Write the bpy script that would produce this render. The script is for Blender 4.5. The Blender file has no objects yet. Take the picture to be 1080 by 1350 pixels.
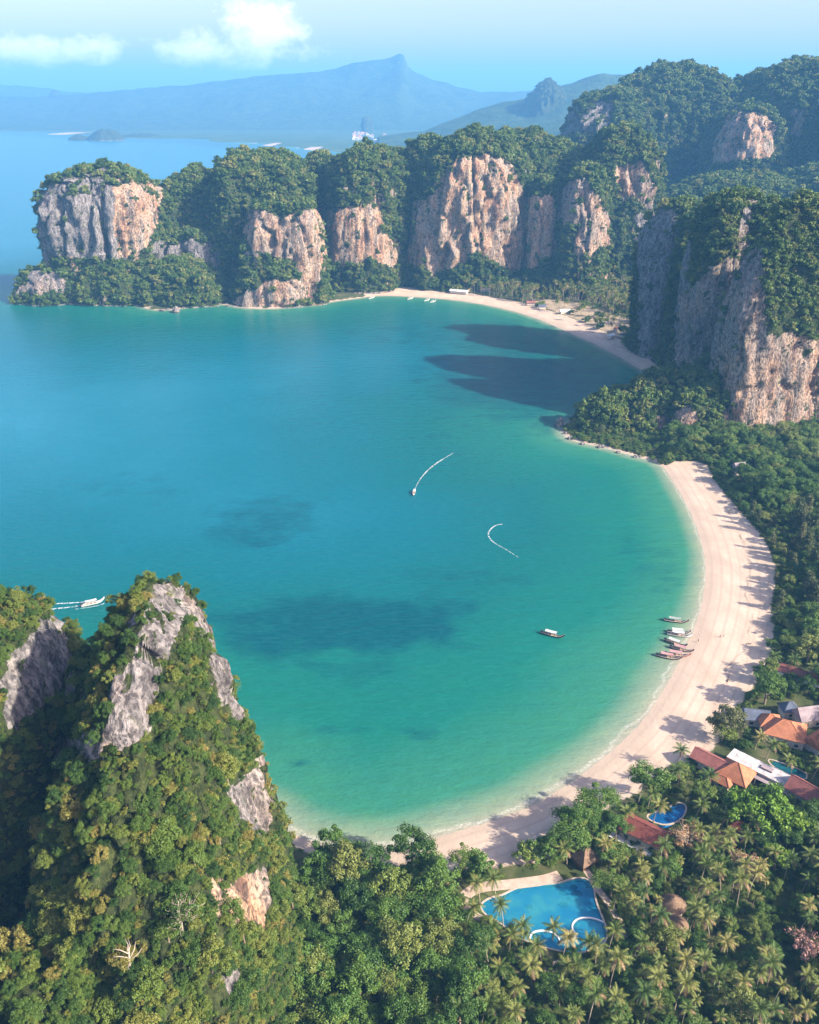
import bpy, bmesh, math, random
import numpy as np
from mathutils import Vector, Matrix, Euler

# ------------------------------------------------------------------ camera, sky, sun, exposure
SC = bpy.context.scene
COL = SC.collection
CAM_H, PITCH, FOCAL = 250.0, math.radians(25.0), 1169.0     # metres, radians, pixels of the 1080x1350 photo
cam_d = bpy.data.cameras.new('camera'); cam = bpy.data.objects.new('camera', cam_d); COL.objects.link(cam)
cam.location = (0, 0, CAM_H); cam.rotation_euler = (math.pi / 2 - PITCH, 0, 0)
cam_d.sensor_fit = 'VERTICAL'; cam_d.sensor_height = 24.0; cam_d.lens = FOCAL / 1350 * 24.0
cam_d.clip_start = 1.0; cam_d.clip_end = 60000
SC.camera = cam
SUN_EL, SUN_AZ = math.radians(33.0), math.radians(-27.0)    # azimuth measured from +x towards +y: right and a little behind
sun_dir = Vector((math.cos(SUN_EL) * math.cos(SUN_AZ), math.cos(SUN_EL) * math.sin(SUN_AZ), math.sin(SUN_EL)))
sun_d = bpy.data.lights.new('sun', 'SUN'); sun = bpy.data.objects.new('sun', sun_d); COL.objects.link(sun)
sun_d.energy = 5.0; sun_d.angle = math.radians(1.0); sun_d.color = (1.0, 0.90, 0.76)
sun.rotation_euler = sun_dir.to_track_quat('Z', 'Y').to_euler()
SC.view_settings.view_transform = 'Standard'; SC.view_settings.look = 'None'
SC.view_settings.gamma = 1.0; SC.view_settings.use_curve_mapping = False
SC.view_settings.exposure = 1.48
SC.render.engine = 'CYCLES'
CY = SC.cycles
CY.use_denoising = True; CY.max_bounces = 5; CY.diffuse_bounces = 3; CY.glossy_bounces = 2
CY.transmission_bounces = 3; CY.transparent_max_bounces = 6; CY.volume_bounces = 0
CY.caustics_reflective = False; CY.caustics_refractive = False
CY.sample_clamp_indirect = 4.0

W = bpy.data.worlds.new('World'); SC.world = W; W.use_nodes = True
wn = W.node_tree.nodes; wl = W.node_tree.links; wn.clear()
def wnode(t, **kw):
    n = wn.new(t)
    for k, v in kw.items(): setattr(n, k, v)
    return n
sky = wnode('ShaderNodeTexSky', sky_type='NISHITA', sun_disc=False, sun_elevation=SUN_EL,
            sun_rotation=math.pi / 2 - SUN_AZ, altitude=0.0, air_density=1.1, dust_density=2.6, ozone_density=1.2)
bg = wnode('ShaderNodeBackground'); bg.inputs[1].default_value = 0.108
wout = wnode('ShaderNodeOutputWorld')
# cumulus clouds: noise gathered round a few directions, some in view, others round the horizon
tc = wnode('ShaderNodeTexCoord')
def wmath(op, a, b=None, c=None):
    n = wnode('ShaderNodeMath', operation=op)
    for i, v in enumerate((a, b, c)):
        if v is None: continue
        if isinstance(v, (int, float)): n.inputs[i].default_value = v
        else: wl.new(v, n.inputs[i])
    return n.outputs[0]
def cam_dir(px, py):
    d = Vector((0, math.cos(PITCH), -math.sin(PITCH))) * FOCAL + Vector((px - 540, 0, 0)) + Vector((0, math.sin(PITCH), math.cos(PITCH))) * (675 - py)
    return d.normalized()
sep = wnode('ShaderNodeSeparateXYZ'); wl.new(tc.outputs['Generated'], sep.inputs[0])
az = wmath('ARCTAN2', sep.outputs[0], sep.outputs[1])       # 0 straight ahead, + to the right
def gauss(px, py, sx, sy, k=1.0, az0=None, el0=None):
    if az0 is None:
        d = cam_dir(px, py); az0, el0 = math.atan2(d.x, d.y), d.z
    a = wmath('DIVIDE', wmath('SUBTRACT', az, az0), sx)
    e = wmath('DIVIDE', wmath('SUBTRACT', sep.outputs[2], el0), sy)
    s = wmath('ADD', wmath('MULTIPLY', a, a), wmath('MULTIPLY', e, e))
    return wmath('MULTIPLY', wmath('POWER', 2.718, wmath('MULTIPLY', s, -1.0)), k)
blobs = [gauss(40, 66, .06, .020, 1.0), gauss(110, 68, .055, .017, .95), gauss(258, 64, .05, .022, 1.0), gauss(345, 40, .055, .036, 1.0),
         gauss(315, 68, .10, .018, .95), gauss(575, 95, .05, .012, .33), gauss(195, 80, .1, .008, .5),
         gauss(0, 0, .12, .03, 1, -1.1, .07), gauss(0, 0, .1, .03, 1, -1.9, .09), gauss(0, 0, .14, .03, 1, 2.6, .08), gauss(0, 0, .1, .03, .9, 1.5, .06)]
cov = blobs[0]
for b in blobs[1:]: cov = wmath('MAXIMUM', cov, b)
mp = wnode('ShaderNodeMapping'); mp.inputs['Scale'].default_value = (1, 1, 1.5); wl.new(tc.outputs['Generated'], mp.inputs[0])
ns = wnode('ShaderNodeTexNoise'); ns.inputs['Scale'].default_value = 30; ns.inputs['Detail'].default_value = 10; ns.inputs['Roughness'].default_value = .66
wl.new(mp.outputs[0], ns.inputs[0])
dens = wmath('SUBTRACT', wmath('ADD', cov, wmath('MULTIPLY', ns.outputs['Fac'], 1.7)), 1.36)
dens = wmath('MULTIPLY', dens, 2.2); n_ = wn[-1]; n_.use_clamp = True
dens = wmath('MULTIPLY', dens, .62)
mixc = wnode('ShaderNodeMix', data_type='RGBA')
wl.new(dens, mixc.inputs[0]); tint = wnode('ShaderNodeMix', data_type='RGBA', blend_type='MULTIPLY'); tint.inputs[0].default_value = 1.0; tint.inputs[7].default_value = (1.15, .95, 1.08, 1); wl.new(sky.outputs[0], tint.inputs[6]); wl.new(tint.outputs[2], mixc.inputs[6]); mixc.inputs[7].default_value = (10.2, 8.8, 8.7, 1)
wl.new(mixc.outputs[2], bg.inputs[0]); wl.new(bg.outputs[0], wout.inputs[0])

# ------------------------------------------------------------------ helpers
CP, SP = math.cos(PITCH), math.sin(PITCH)
def ray(px, py):
    return np.array([px - 540.0, FOCAL * CP + (675 - py) * SP, -FOCAL * SP + (675 - py) * CP])
def P(px, py, z=0.0):                     # pixel -> point on the plane z
    d = ray(px, py); t = (z - CAM_H) / d[2]
    return np.array([d[0] * t, d[1] * t, z])
def PY(px, py, y):                        # pixel -> point at ground distance y
    d = ray(px, py); t = y / d[1]
    return np.array([d[0] * t, y, CAM_H + d[2] * t])
def proj(p):                              # points (n,3) -> pixels
    x, y, z = p[..., 0], p[..., 1], p[..., 2] - CAM_H
    zc = y * CP - z * SP; up = y * SP + z * CP
    zc = np.where(np.abs(zc) < 1e-3, 1e-3, zc)
    return 540 + FOCAL * x / zc, 675 - FOCAL * up / zc, zc

def _hash(ix, iy, iz, s):
    h = (ix.astype(np.uint32) * np.uint32(374761393) + iy.astype(np.uint32) * np.uint32(668265263) + iz.astype(np.uint32) * np.uint32(2147483647) + np.uint32((s * 974634777 + 12345) & 0xffffffff))
    h = (h ^ (h >> np.uint32(13))) * np.uint32(1274126177); h = (h ^ (h >> np.uint32(16))) * np.uint32(2246822519); h ^= h >> np.uint32(15)
    return h
def noise(p, seed=0):                     # gradient noise, about -1..1
    p = np.asarray(p, float); i = np.floor(p).astype(np.int64); f = p - i
    u = f * f * f * (f * (f * 6 - 15) + 10)
    out = np.zeros(p.shape[:-1])
    for dx in (0, 1):
        wx = u[..., 0] if dx else 1 - u[..., 0]
        for dy in (0, 1):
            wy = u[..., 1] if dy else 1 - u[..., 1]
            for dz in (0, 1):
                wz = u[..., 2] if dz else 1 - u[..., 2]
                h = _hash(i[..., 0] + dx, i[..., 1] + dy, i[..., 2] + dz, seed)
                gx = (h & np.uint32(1023)) / 511.5 - 1; gy = ((h >> np.uint32(10)) & np.uint32(1023)) / 511.5 - 1; gz = ((h >> np.uint32(20)) & np.uint32(1023)) / 511.5 - 1
                out += wx * wy * wz * (gx * (f[..., 0] - dx) + gy * (f[..., 1] - dy) + gz * (f[..., 2] - dz))
    return out * 1.5
def fbm(p, seed=0, octv=4, rough=.5):
    p = np.asarray(p, float); a, t, out = 1.0, 0.0, 0
    for k in range(octv):
        out = out + a * noise(p * (2.03 ** k) + k * 17.3, seed + k); t += a; a *= rough
    return out / t
def smooth(a, b, x):
    t = np.clip((x - a) / (b - a), 0, 1); return t * t * (3 - 2 * t)
def in_poly(x, y, poly):
    x = np.asarray(x); y = np.asarray(y); inside = np.zeros(x.shape, bool); n = len(poly)
    for k in range(n):
        x0, y0 = poly[k]; x1, y1 = poly[(k + 1) % n]
        if y0 == y1: continue
        c = ((y0 > y) != (y1 > y)) & (x < (x1 - x0) * (y - y0) / (y1 - y0) + x0)
        inside ^= c
    return inside
def seg_dist(x, y, poly, closed=True):
    best = np.full(np.shape(x), 1e18); n = len(poly)
    for k in range(n if closed else n - 1):
        x0, y0 = poly[k]; x1, y1 = poly[(k + 1) % n]
        dx, dy = x1 - x0, y1 - y0; L = dx * dx + dy * dy + 1e-9
        t = np.clip(((x - x0) * dx + (y - y0) * dy) / L, 0, 1)
        best = np.minimum(best, (x - x0 - t * dx) ** 2 + (y - y0 - t * dy) ** 2)
    return np.sqrt(best)
def smooth_poly(pts, it=2, closed=True):
    p = np.array(pts, float)[:, :2]
    for _ in range(it):
        q = np.roll(p, -1, 0) if closed else p[1:]
        a = p if closed else p[:-1]
        r = np.empty((len(a) * 2, 2)); r[0::2] = a * .75 + q * .25; r[1::2] = a * .25 + q * .75
        p = r if closed else np.vstack([p[:1], r, p[-1:]])
    return p

def mesh_obj(name, verts, faces, mat=None, parent=None, smooth_sh=False, attrs=None, link=True):
    me = bpy.data.meshes.new(name)
    V = np.asarray(verts, np.float32)
    if isinstance(faces, np.ndarray) and faces.ndim == 2:
        nf, k = faces.shape
        me.vertices.add(len(V)); me.vertices.foreach_set('co', V.ravel())
        me.loops.add(nf * k); me.loops.foreach_set('vertex_index', faces.ravel().astype(np.int32))
        me.polygons.add(nf); me.polygons.foreach_set('loop_start', (np.arange(nf) * k).astype(np.int32))
        me.update(calc_edges=True)
    else:
        me.from_pydata([tuple(map(float, v)) for v in V], [], [tuple(map(int, f)) for f in faces])
    if smooth_sh: me.polygons.foreach_set('use_smooth', np.ones(len(me.polygons), bool))
    for k, v in (attrs or {}).items():
        v = np.asarray(v, np.float32)
        a = me.attributes.new(k, 'FLOAT', 'POINT'); a.data.foreach_set('value', v)
    if mat is not None: me.materials.append(mat)
    o = bpy.data.objects.new(name, me)
    if link: COL.objects.link(o)
    if parent is not None: o.parent = parent
    return o
def obj_from(name, me, parent=None, loc=None):
    o = bpy.data.objects.new(name, me); COL.objects.link(o)
    if parent is not None: o.parent = parent
    if loc is not None: o.location = loc
    return o
def tag(o, label=None, cat=None, group=None, kind=None):
    if label: o['label'] = label
    if cat: o['category'] = cat
    if group: o['group'] = group
    if kind: o['kind'] = kind
    return o
def empty(name, loc, rz=0.0, label=None, cat=None, group=None, scale=1.0):
    o = bpy.data.objects.new(name, None); COL.objects.link(o)
    o.empty_display_size = 0.5
    o.location = [float(c) for c in loc]; o.rotation_euler = (0, 0, rz); o.scale = (scale,) * 3
    return tag(o, label, cat, group)
def grid_faces(nr, nc, wrap=False):
    r = np.arange(nr - 1)[:, None]; c = np.arange(nc if wrap else nc - 1)[None, :]
    c2 = (c + 1) % nc
    return np.stack([r * nc + c, r * nc + c2, (r + 1) * nc + c2, (r + 1) * nc + c], -1).reshape(-1, 4)
class MB:                                  # collects simple shapes into one mesh
    def __init__(s): s.v = []; s.f = []
    def add(s, v, f):
        n = len(s.v); s.v += [tuple(map(float, q)) for q in v]; s.f += [tuple(int(i) + n for i in q) for q in f]; return s
    def box(s, c, d, rz=0.0, taper=1.0):
        hx, hy, hz = d[0] / 2, d[1] / 2, d[2] / 2; v = []
        for z, t in ((-hz, 1), (hz, taper)):
            for x, y in ((-hx, -hy), (hx, -hy), (hx, hy), (-hx, hy)):
                x *= t; y *= t
                v.append((c[0] + x * math.cos(rz) - y * math.sin(rz), c[1] + x * math.sin(rz) + y * math.cos(rz), c[2] + z))
        return s.add(v, [(3, 2, 1, 0), (4, 5, 6, 7), (0, 1, 5, 4), (1, 2, 6, 5), (2, 3, 7, 6), (3, 0, 4, 7)])
    def tube(s, pts, rad, n=6):
        pts = [Vector(p) for p in pts]; rad = rad if hasattr(rad, '__len__') else [rad] * len(pts); v = []; f = []
        for i, p in enumerate(pts):
            t = (pts[min(i + 1, len(pts) - 1)] - pts[max(i - 1, 0)]).normalized()
            a = t.cross(Vector((0, 0, 1)) if abs(t.z) < .9 else Vector((1, 0, 0))).normalized(); b = t.cross(a)
            for k in range(n):
                an = 2 * math.pi * k / n; v.append(p + (a * math.cos(an) + b * math.sin(an)) * rad[i])
        for i in range(len(pts) - 1):
            for k in range(n): f.append((i * n + k, i * n + (k + 1) % n, (i + 1) * n + (k + 1) % n, (i + 1) * n + k))
        f.append(tuple(range(n))[::-1]); f.append(tuple((len(pts) - 1) * n + k for k in range(n)))
        return s.add(v, f)
    def mesh(s, name, mat=None, sm=False):
        me = bpy.data.meshes.new(name); me.from_pydata(s.v, [], s.f); me.update()
        if sm: me.polygons.foreach_set('use_smooth', np.ones(len(me.polygons), bool))
        if mat: me.materials.append(mat)
        return me
    def build(s, name, mat, parent=None, loc=None, sm=False):
        return obj_from(name, s.mesh(name, mat, sm), parent, loc)

# ------------------------------------------------------------------ materials
class NT:
    def __init__(s, name):
        s.m = bpy.data.materials.new(name); s.m.use_nodes = True; s.t = s.m.node_tree; s.t.nodes.clear()
        s.out = s.t.nodes.new('ShaderNodeOutputMaterial')
    def n(s, t, ins=None, **kw):
        nd = s.t.nodes.new(t)
        for k, v in kw.items(): setattr(nd, k, v)
        for k, v in (ins or {}).items():
            if isinstance(v, bpy.types.NodeSocket): s.t.links.new(v, nd.inputs[k])
            else: nd.inputs[k].default_value = v
        return nd
    def pos(s, scale=(1, 1, 1)):
        g = s.n('ShaderNodeNewGeometry'); m = s.n('ShaderNodeMapping', {0: g.outputs['Position'], 'Scale': scale}); return m.outputs[0]
    def noise(s, vec, scale, detail=4, rough=.55, out='Fac'):
        return s.n('ShaderNodeTexNoise', {'Vector': vec, 'Scale': scale, 'Detail': detail, 'Roughness': rough}).outputs[out]
    def attr(s, name): return s.n('ShaderNodeAttribute', attribute_name=name).outputs['Fac']
    def ramp(s, fac, stops, interp='LINEAR'):
        r = s.n('ShaderNodeValToRGB', {0: fac}); cr = r.color_ramp; cr.interpolation = interp
        while len(cr.elements) < len(stops): cr.elements.new(0.5)
        for e, (p, c) in zip(cr.elements, stops):
            e.position = p; e.color = (c[0], c[1], c[2], 1) if hasattr(c, '__len__') else (c, c, c, 1)
        return r.outputs[0]
    def mix(s, fac, a, b, mode='MIX'):
        m = s.n('ShaderNodeMix', data_type='RGBA', blend_type=mode)
        for i, v in ((0, fac), (6, a), (7, b)):
            if isinstance(v, bpy.types.NodeSocket): s.t.links.new(v, m.inputs[i])
            else: m.inputs[i].default_value = v if i == 0 else (v[0], v[1], v[2], 1)
        return m.outputs[2]
    def math(s, op, a, b=0.0, clamp=False):
        n = s.n('ShaderNodeMath', {0: a, 1: b}, operation=op); n.use_clamp = clamp; return n.outputs[0]
    def mapr(s, v, a, b, c=0.0, d=1.0):
        return s.n('ShaderNodeMapRange', {0: v, 1: a, 2: b, 3: c, 4: d}).outputs[0]
    def bump(s, h, strength=.5, dist=1.0):
        return s.n('ShaderNodeBump', {'Height': h, 'Strength': strength, 'Distance': dist}).outputs[0]
    def pbr(s, color, rough=.8, spec=.3, normal=None, metallic=0.0):
        ins = {'Roughness': rough, 'Specular IOR Level': spec, 'Metallic': metallic}
        ins['Base Color'] = color if isinstance(color, bpy.types.NodeSocket) else (*color, 1)
        if normal is not None: ins['Normal'] = normal
        b = s.n('ShaderNodeBsdfPrincipled', ins)
        s.t.links.new(b.outputs[0], s.out.inputs[0]); return s.m

def simple(name, c, rough=.7, spec=.3, var=.18, scale=1.2):
    t = NT(name); n = t.noise(t.pos(), scale, 5)
    col = t.mix(t.mapr(n, .3, .7), [x * (1 - var) for x in c], [min(1, x * (1 + var)) for x in c])
    return t.pbr(col, rough, spec)

def rock_material():
    t = NT('limestone_with_greenery')
    p = t.pos(); wc = t.noise(p, .05, 4, .6, 'Color')
    wp = t.n('ShaderNodeVectorMath', {0: p, 1: t.n('ShaderNodeVectorMath', {0: wc, 1: (9, 9, 9)}, operation='MULTIPLY').outputs[0]}, operation='ADD').outputs[0]
    pv = t.n('ShaderNodeMapping', {0: wp, 'Scale': (1, 1, .24)}).outputs[0]; pv2 = t.n('ShaderNodeMapping', {0: wp, 'Scale': (1, 1, .5)}).outputs[0]
    big = t.noise(p, .022, 3); streak = t.noise(pv, .28, 6, .62); fine = t.noise(pv2, .75, 5, .6); st2 = t.noise(pv, .11, 4, .55)
    grey = t.ramp(streak, [(.3, (0.072, 0.068, 0.068)), (.45, (0.180, 0.169, 0.162)), (.6, (0.288, 0.266, 0.248)), (.75, (0.374, 0.338, 0.310))])
    warm = t.ramp(st2, [(.28, (.26, .12, .06)), (.40, (.40, .235, .135)), (.52, (.45, .315, .21)), (.62, (.35, .275, .21)), (.74, (.48, .395, .305))])
    wm = t.mapr(t.math('ADD', t.attr('warm'), t.math('MULTIPLY', t.math('SUBTRACT', big, .5), 1.2)), .25, .75)
    c = t.mix(wm, grey, warm)
    c = t.mix(t.mapr(fine, .56, .40), c, t.mix(.78, c, (.04, .036, .036)))
    c = t.mix(t.mapr(st2, .40, .30), c, t.mix(.6, c, (.06, .05, .05)))
    pock = t.noise(t.pos((1, 1, .6)), .13, 5, .6)
    c = t.mix(t.mapr(pock, .58, .68, 0, .7), c, (.045, .04, .042))
    lich = t.noise(t.pos((1, 1, .5)), .16, 6, .65)
    c = t.mix(t.mapr(lich, .58, .68, 0, .55), c, (.10, .115, .045))
    soil = t.ramp(t.noise(p, .5, 5), [(.35, (.018, .028, .01)), (.65, (.055, .07, .022))])
    rk = t.math('ADD', t.attr('rock'), t.math('MULTIPLY', t.math('SUBTRACT', t.noise(p, .25, 5), .5), .7))
    c = t.mix(t.mapr(rk, .40, .54), soil, c)
    nb = t.bump(t.math('ADD', t.math('MULTIPLY', streak, 1.0), t.math('MULTIPLY', fine, .5)), 1.0, 3.2)
    return t.pbr(c, .92, .15, nb)
M_ROCK = rock_material()

def leaf_material(name, stops, trans=.22, isl=.35):
    t = NT(name)
    oi = t.n('ShaderNodeObjectInfo').outputs['Random']
    col = t.ramp(oi, stops)
    ri = t.n('ShaderNodeNewGeometry').outputs['Random Per Island']
    hsv = t.n('ShaderNodeHueSaturation', {'Color': col, 'Hue': t.mapr(ri, 0, 1, .485, .515), 'Saturation': t.mapr(ri, 0, 1, 1.1, .85), 'Value': t.mapr(ri, 0, 1, 1 - isl, 1 + isl)})
    b = t.n('ShaderNodeBsdfPrincipled', {'Base Color': hsv.outputs[0], 'Roughness': .55, 'Specular IOR Level': .25})
    tr = t.n('ShaderNodeBsdfTranslucent', {'Color': t.mix(.5, hsv.outputs[0], (.16, .24, .03))})
    m = t.n('ShaderNodeMixShader', {0: trans, 1: b.outputs[0], 2: tr.outputs[0]})
    t.t.links.new(m.outputs[0], t.out.inputs[0]); return t.m
M_LEAF = leaf_material('broadleaf_foliage', [(0, (.036, .085, .012)), (.3, (.062, .135, .016)), (.6, (.095, .17, .022)), (.85, (.14, .19, .028)), (1, (.17, .19, .04))])
M_LEAF_DRY = leaf_material('hillside_foliage', [(0, (.024, .062, .010)), (.3, (.052, .108, .013)), (.6, (.095, .15, .018)), (.85, (.155, .18, .026)), (1, (.22, .18, .04))])
M_LEAF_BRIGHT = leaf_material('bright_green_foliage', [(0, (.115, .225, .008)), (1, (.14, .235, .012))])
M_LEAF_FAR = leaf_material('far_forest_foliage', [(0, (.036, .080, .013)), (.4, (.078, .135, .018)), (.75, (.125, .175, .026)), (1, (.19, .19, .042))])
M_LEAF_BROWN = leaf_material('dry_brown_foliage', [(0, (.36, .20, .09)), (1, (.40, .25, .12))], .15)
M_LEAF_PINK = leaf_material('pinkish_dry_foliage', [(0, (.36, .19, .15)), (1, (.40, .22, .17))], .15)
M_PALM = leaf_material('palm_frond', [(0, (.050, .095, .014)), (.4, (.095, .14, .02)), (.75, (.155, .175, .03)), (1, (.24, .21, .055))], .2, .5)
M_PALM_DRY = leaf_material('dead_palm_frond', [(0, (.16, .095, .04)), (1, (.26, .17, .08))], .1, .4)
M_TRUNK = simple('grey_bark', (.20, .16, .115), .9, .1, .3, 3)
M_PALM_TRUNK = simple('palm_bark', (.30, .25, .19), .9, .1, .25, 4)
M_DEAD = simple('bleached_wood', (.34, .29, .23), .85, .1, .15, 3)
# ------------------------------------------------------------------ shoreline (photo pixels on the water plane -> metres)
def PL(pts, z=0.0): return [tuple(P(a, b, z)[:2]) for a, b in pts]
near_shore = PL([(380, 1100), (430, 1116), (480, 1121), (540, 1116), (600, 1098), (660, 1080), (710, 1060), (760, 1028), (810, 990), (850, 950), (880, 905), (903, 860),
                 (920, 820), (930, 780), (932, 745), (925, 710), (910, 672), (892, 640), (872, 610)])
head_shore = PL([(840, 602), (800, 590), (770, 584), (748, 578), (741, 566), (752, 556)])
far_shore = PL([(872, 500), (850, 490), (800, 460), (740, 433), (700, 416), (650, 403), (600, 395), (550, 391), (500, 389), (480, 392), (440, 397), (410, 403), (360, 407),
                (318, 406), (300, 401), (260, 400), (235, 408), (200, 409), (170, 397), (100, 392), (60, 391), (24, 387)])
LAND = ([(-700, -500), (-640, 180), (-330, 300), (-190, 290), (-120, 278), (-60, 262)] + near_shore + head_shore + [(215, 800), (232, 850)] + far_shore
        + [(-548, 1280), (-490, 1345), (-360, 1430), (60, 1520), (330, 1800), (260, 2600), (0, 3900), (-260, 4650)]
        + PL([(430, 200), (380, 195), (330, 190), (270, 186), (200, 184), (100, 180), (50, 176), (0, 173.5)]) + [(-8000, 9500), (-16000, 9800), (-16000, 24000), (16000, 24000), (16000, -500)])
LAND_S = smooth_poly(LAND, 1)
def shore_sd(x, y):
    d = seg_dist(x, y, LAND_S)
    return np.where(in_poly(x, y, LAND_S), d, -d)
# the edge where plants begin behind the beaches
near_edge = PL([(400, 1128), (460, 1140), (520, 1148), (580, 1156), (630, 1160), (652, 1150), (690, 1150), (722, 1145), (745, 1112), (790, 1078), (850, 1048), (900, 1020), (930, 1000), (948, 985),
                (955, 955), (985, 925), (1012, 880), (1020, 840), (1015, 800), (1026, 752), (1000, 705), (965, 668), (938, 632), (930, 612)])
BEACH = smooth_poly(near_shore + near_edge[::-1], 1)
far_edge = PL([(480, 382), (530, 381), (580, 384), (640, 392), (700, 404), (760, 424), (810, 446), (850, 470), (880, 498)])
FBEACH = smooth_poly(far_shore[:10] + far_edge, 1)
CLEAR = PL([(700, 395), (760, 402), (830, 425), (845, 462), (815, 448), (760, 424), (715, 408)])

def ground_z(x, y, sd=None):
    x = np.asarray(x, float); y = np.asarray(y, float)
    if sd is None: sd = shore_sd(x, y)
    z = np.where(sd > 0, 3.6 * (1 - np.exp(-np.maximum(sd, 0) / 26.0)), sd * .06)
    p = np.stack([x / 60, y / 60, np.zeros_like(x)], -1)
    return z + np.where(sd > 30, fbm(p, 3, 3) * 1.2 * smooth(30, 120, sd), 0)

def axis(a, b, step, lo, hi, grow=1.28):
    mid = list(np.arange(a, b + step, step)); s = step
    while mid[-1] < hi: s *= grow; mid.append(mid[-1] + s)
    s = step
    while mid[0] > lo: s *= grow; mid.insert(0, mid[0] - s)
    return np.array(mid)
POOL_PX = [(632.8, 1193), (645, 1184), (662, 1181), (678, 1172), (694, 1167.5), (719, 1166), (738, 1164.5), (757, 1158), (773, 1158), (782, 1167), (785, 1189), (794, 1210), (801, 1230),
           (797, 1244), (777, 1253), (757, 1257), (733, 1252), (708, 1246), (683, 1235), (659, 1215), (640, 1206)]
GZ = 3.4
POOL = smooth_poly(PL(POOL_PX, GZ), 2)
POOL2 = smooth_poly(PL([(851, 1076), (867, 1069), (878, 1071), (887, 1060), (898, 1058), (906, 1064), (899, 1080), (880, 1088), (862, 1084)], GZ), 2)
POOL3 = smooth_poly(PL([(1012, 1001), (1022, 1003), (1064, 1018), (1062, 1029), (1042, 1022), (1018, 1010)], GZ), 1)
POOL_D = 1.4

# ground sheet, reaching beyond the horizon hills
gx = axis(-215, 420, 2.5, -15000, 15000, 1.15); gy = np.r_[axis(110, 720, 2.5, -480, 722, 1.12), np.arange(728, 1330, 6.0), axis(1340, 1380, 14, 1340, 22000, 1.12)]
GX, GY = np.meshgrid(gx, gy); SD = shore_sd(GX, GY)
GZZ = ground_z(GX, GY, SD)
for pl in (POOL, POOL2, POOL3):            # level ground round the pools, then the basins
    d = seg_dist(GX, GY, pl); ins = in_poly(GX, GY, pl)
    k = smooth(26, 8, d); k[ins] = 1
    GZZ = GZZ * (1 - k) + GZ * k
    GZZ[ins & (d > .3)] = GZ - POOL_D - 1.0
beach = in_poly(GX, GY, BEACH) | in_poly(GX, GY, FBEACH)
bd = np.minimum(seg_dist(GX, GY, BEACH), seg_dist(GX, GY, FBEACH))
sand = np.where(beach, .5 + np.minimum(bd / 8, .5), .5 - np.minimum(bd / 8, .5))
sand = np.maximum(sand, np.where((SD > -60) & (SD < 3) & (GY < 1350), 1.0, 0))
sand = np.maximum(sand, np.where((SD > 0) & (SD < 60) & (GY > 2500), 1.0, 0))
clear = np.where(in_poly(GX, GY, CLEAR), .8, 0)
t = NT('sand_and_soil')
sdn = t.attr('shore'); p = t.pos()
sandc = t.ramp(t.noise(t.pos((1, .55, 1)), .09, 6, .6), [(.3, (.38, .295, .215)), (.5, (.45, .355, .26)), (.7, (.52, .415, .31))])
lines = t.n('ShaderNodeTexWave', {'Vector': t.n('ShaderNodeCombineXYZ', {0: sdn, 1: t.noise(p, .03, 3), 2: 0.0}).outputs[0], 'Scale': .06, 'Distortion': 6.0, 'Detail': 4.0, 'Detail Scale': .6}).outputs['Fac']
sandc = t.mix(t.math('MULTIPLY', t.mapr(lines, .74, .95), .45), sandc, (.36, .27, .20))
drift = t.math('MULTIPLY', t.mapr(t.math('ABSOLUTE', t.math('SUBTRACT', sdn, t.mapr(t.noise(p, .02, 4), .3, .7, 15, 31))), .9, .2), t.mapr(t.noise(p, .12, 3), .42, .6))
sandc = t.mix(t.math('MULTIPLY', drift, .75), sandc, (.16, .12, .09))
wet = t.mapr(t.math('ADD', sdn, t.math('MULTIPLY', t.noise(p, .05, 4), 6)), 12.5, 3.5)
sandc = t.mix(t.math('MULTIPLY', wet, .62), sandc, (.34, .27, .20))
foot = t.noise(p, .8, 4); sandc = t.mix(t.mapr(foot, .55, .75, 0, .38), sandc, (.42, .33, .26))
soil = t.ramp(t.noise(p, .12, 6, .6), [(.3, (.030, .042, .014)), (.5, (.055, .070, .022)), (.66, (.10, .095, .045)), (.8, (.20, .155, .10))])
soil = t.mix(t.attr('clear'), soil, t.ramp(t.noise(p, .06, 6, .65), [(.35, (.16, .14, .08)), (.5, (.42, .32, .22)), (.65, (.30, .24, .16))]))
soil = t.mix(t.attr('farland'), soil, t.ramp(t.noise(p, .006, 8, .7), [(.35, (.03, .06, .018)), (.6, (.06, .10, .03)), (.75, (.13, .13, .07))]))
M_GROUND = t.pbr(t.mix(t.mapr(t.math('ADD', t.attr('sand'), t.math('MULTIPLY', t.math('SUBTRACT', t.noise(p, .3, 4), .5), .6)), .42, .58), soil, sandc), .95, .15,
                 t.bump(t.noise(p, .6, 5), .35, .5))
gv = np.stack([GX, GY, GZZ], -1).reshape(-1, 3)
ground = mesh_obj('ground', gv, grid_faces(len(gy), len(gx)), M_GROUND, smooth_sh=True, attrs={'shore': SD.ravel(), 'sand': sand.ravel(), 'clear': clear.ravel(), 'farland': smooth(1300, 2200, GY).ravel()})
tag(ground, kind='structure')

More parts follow.
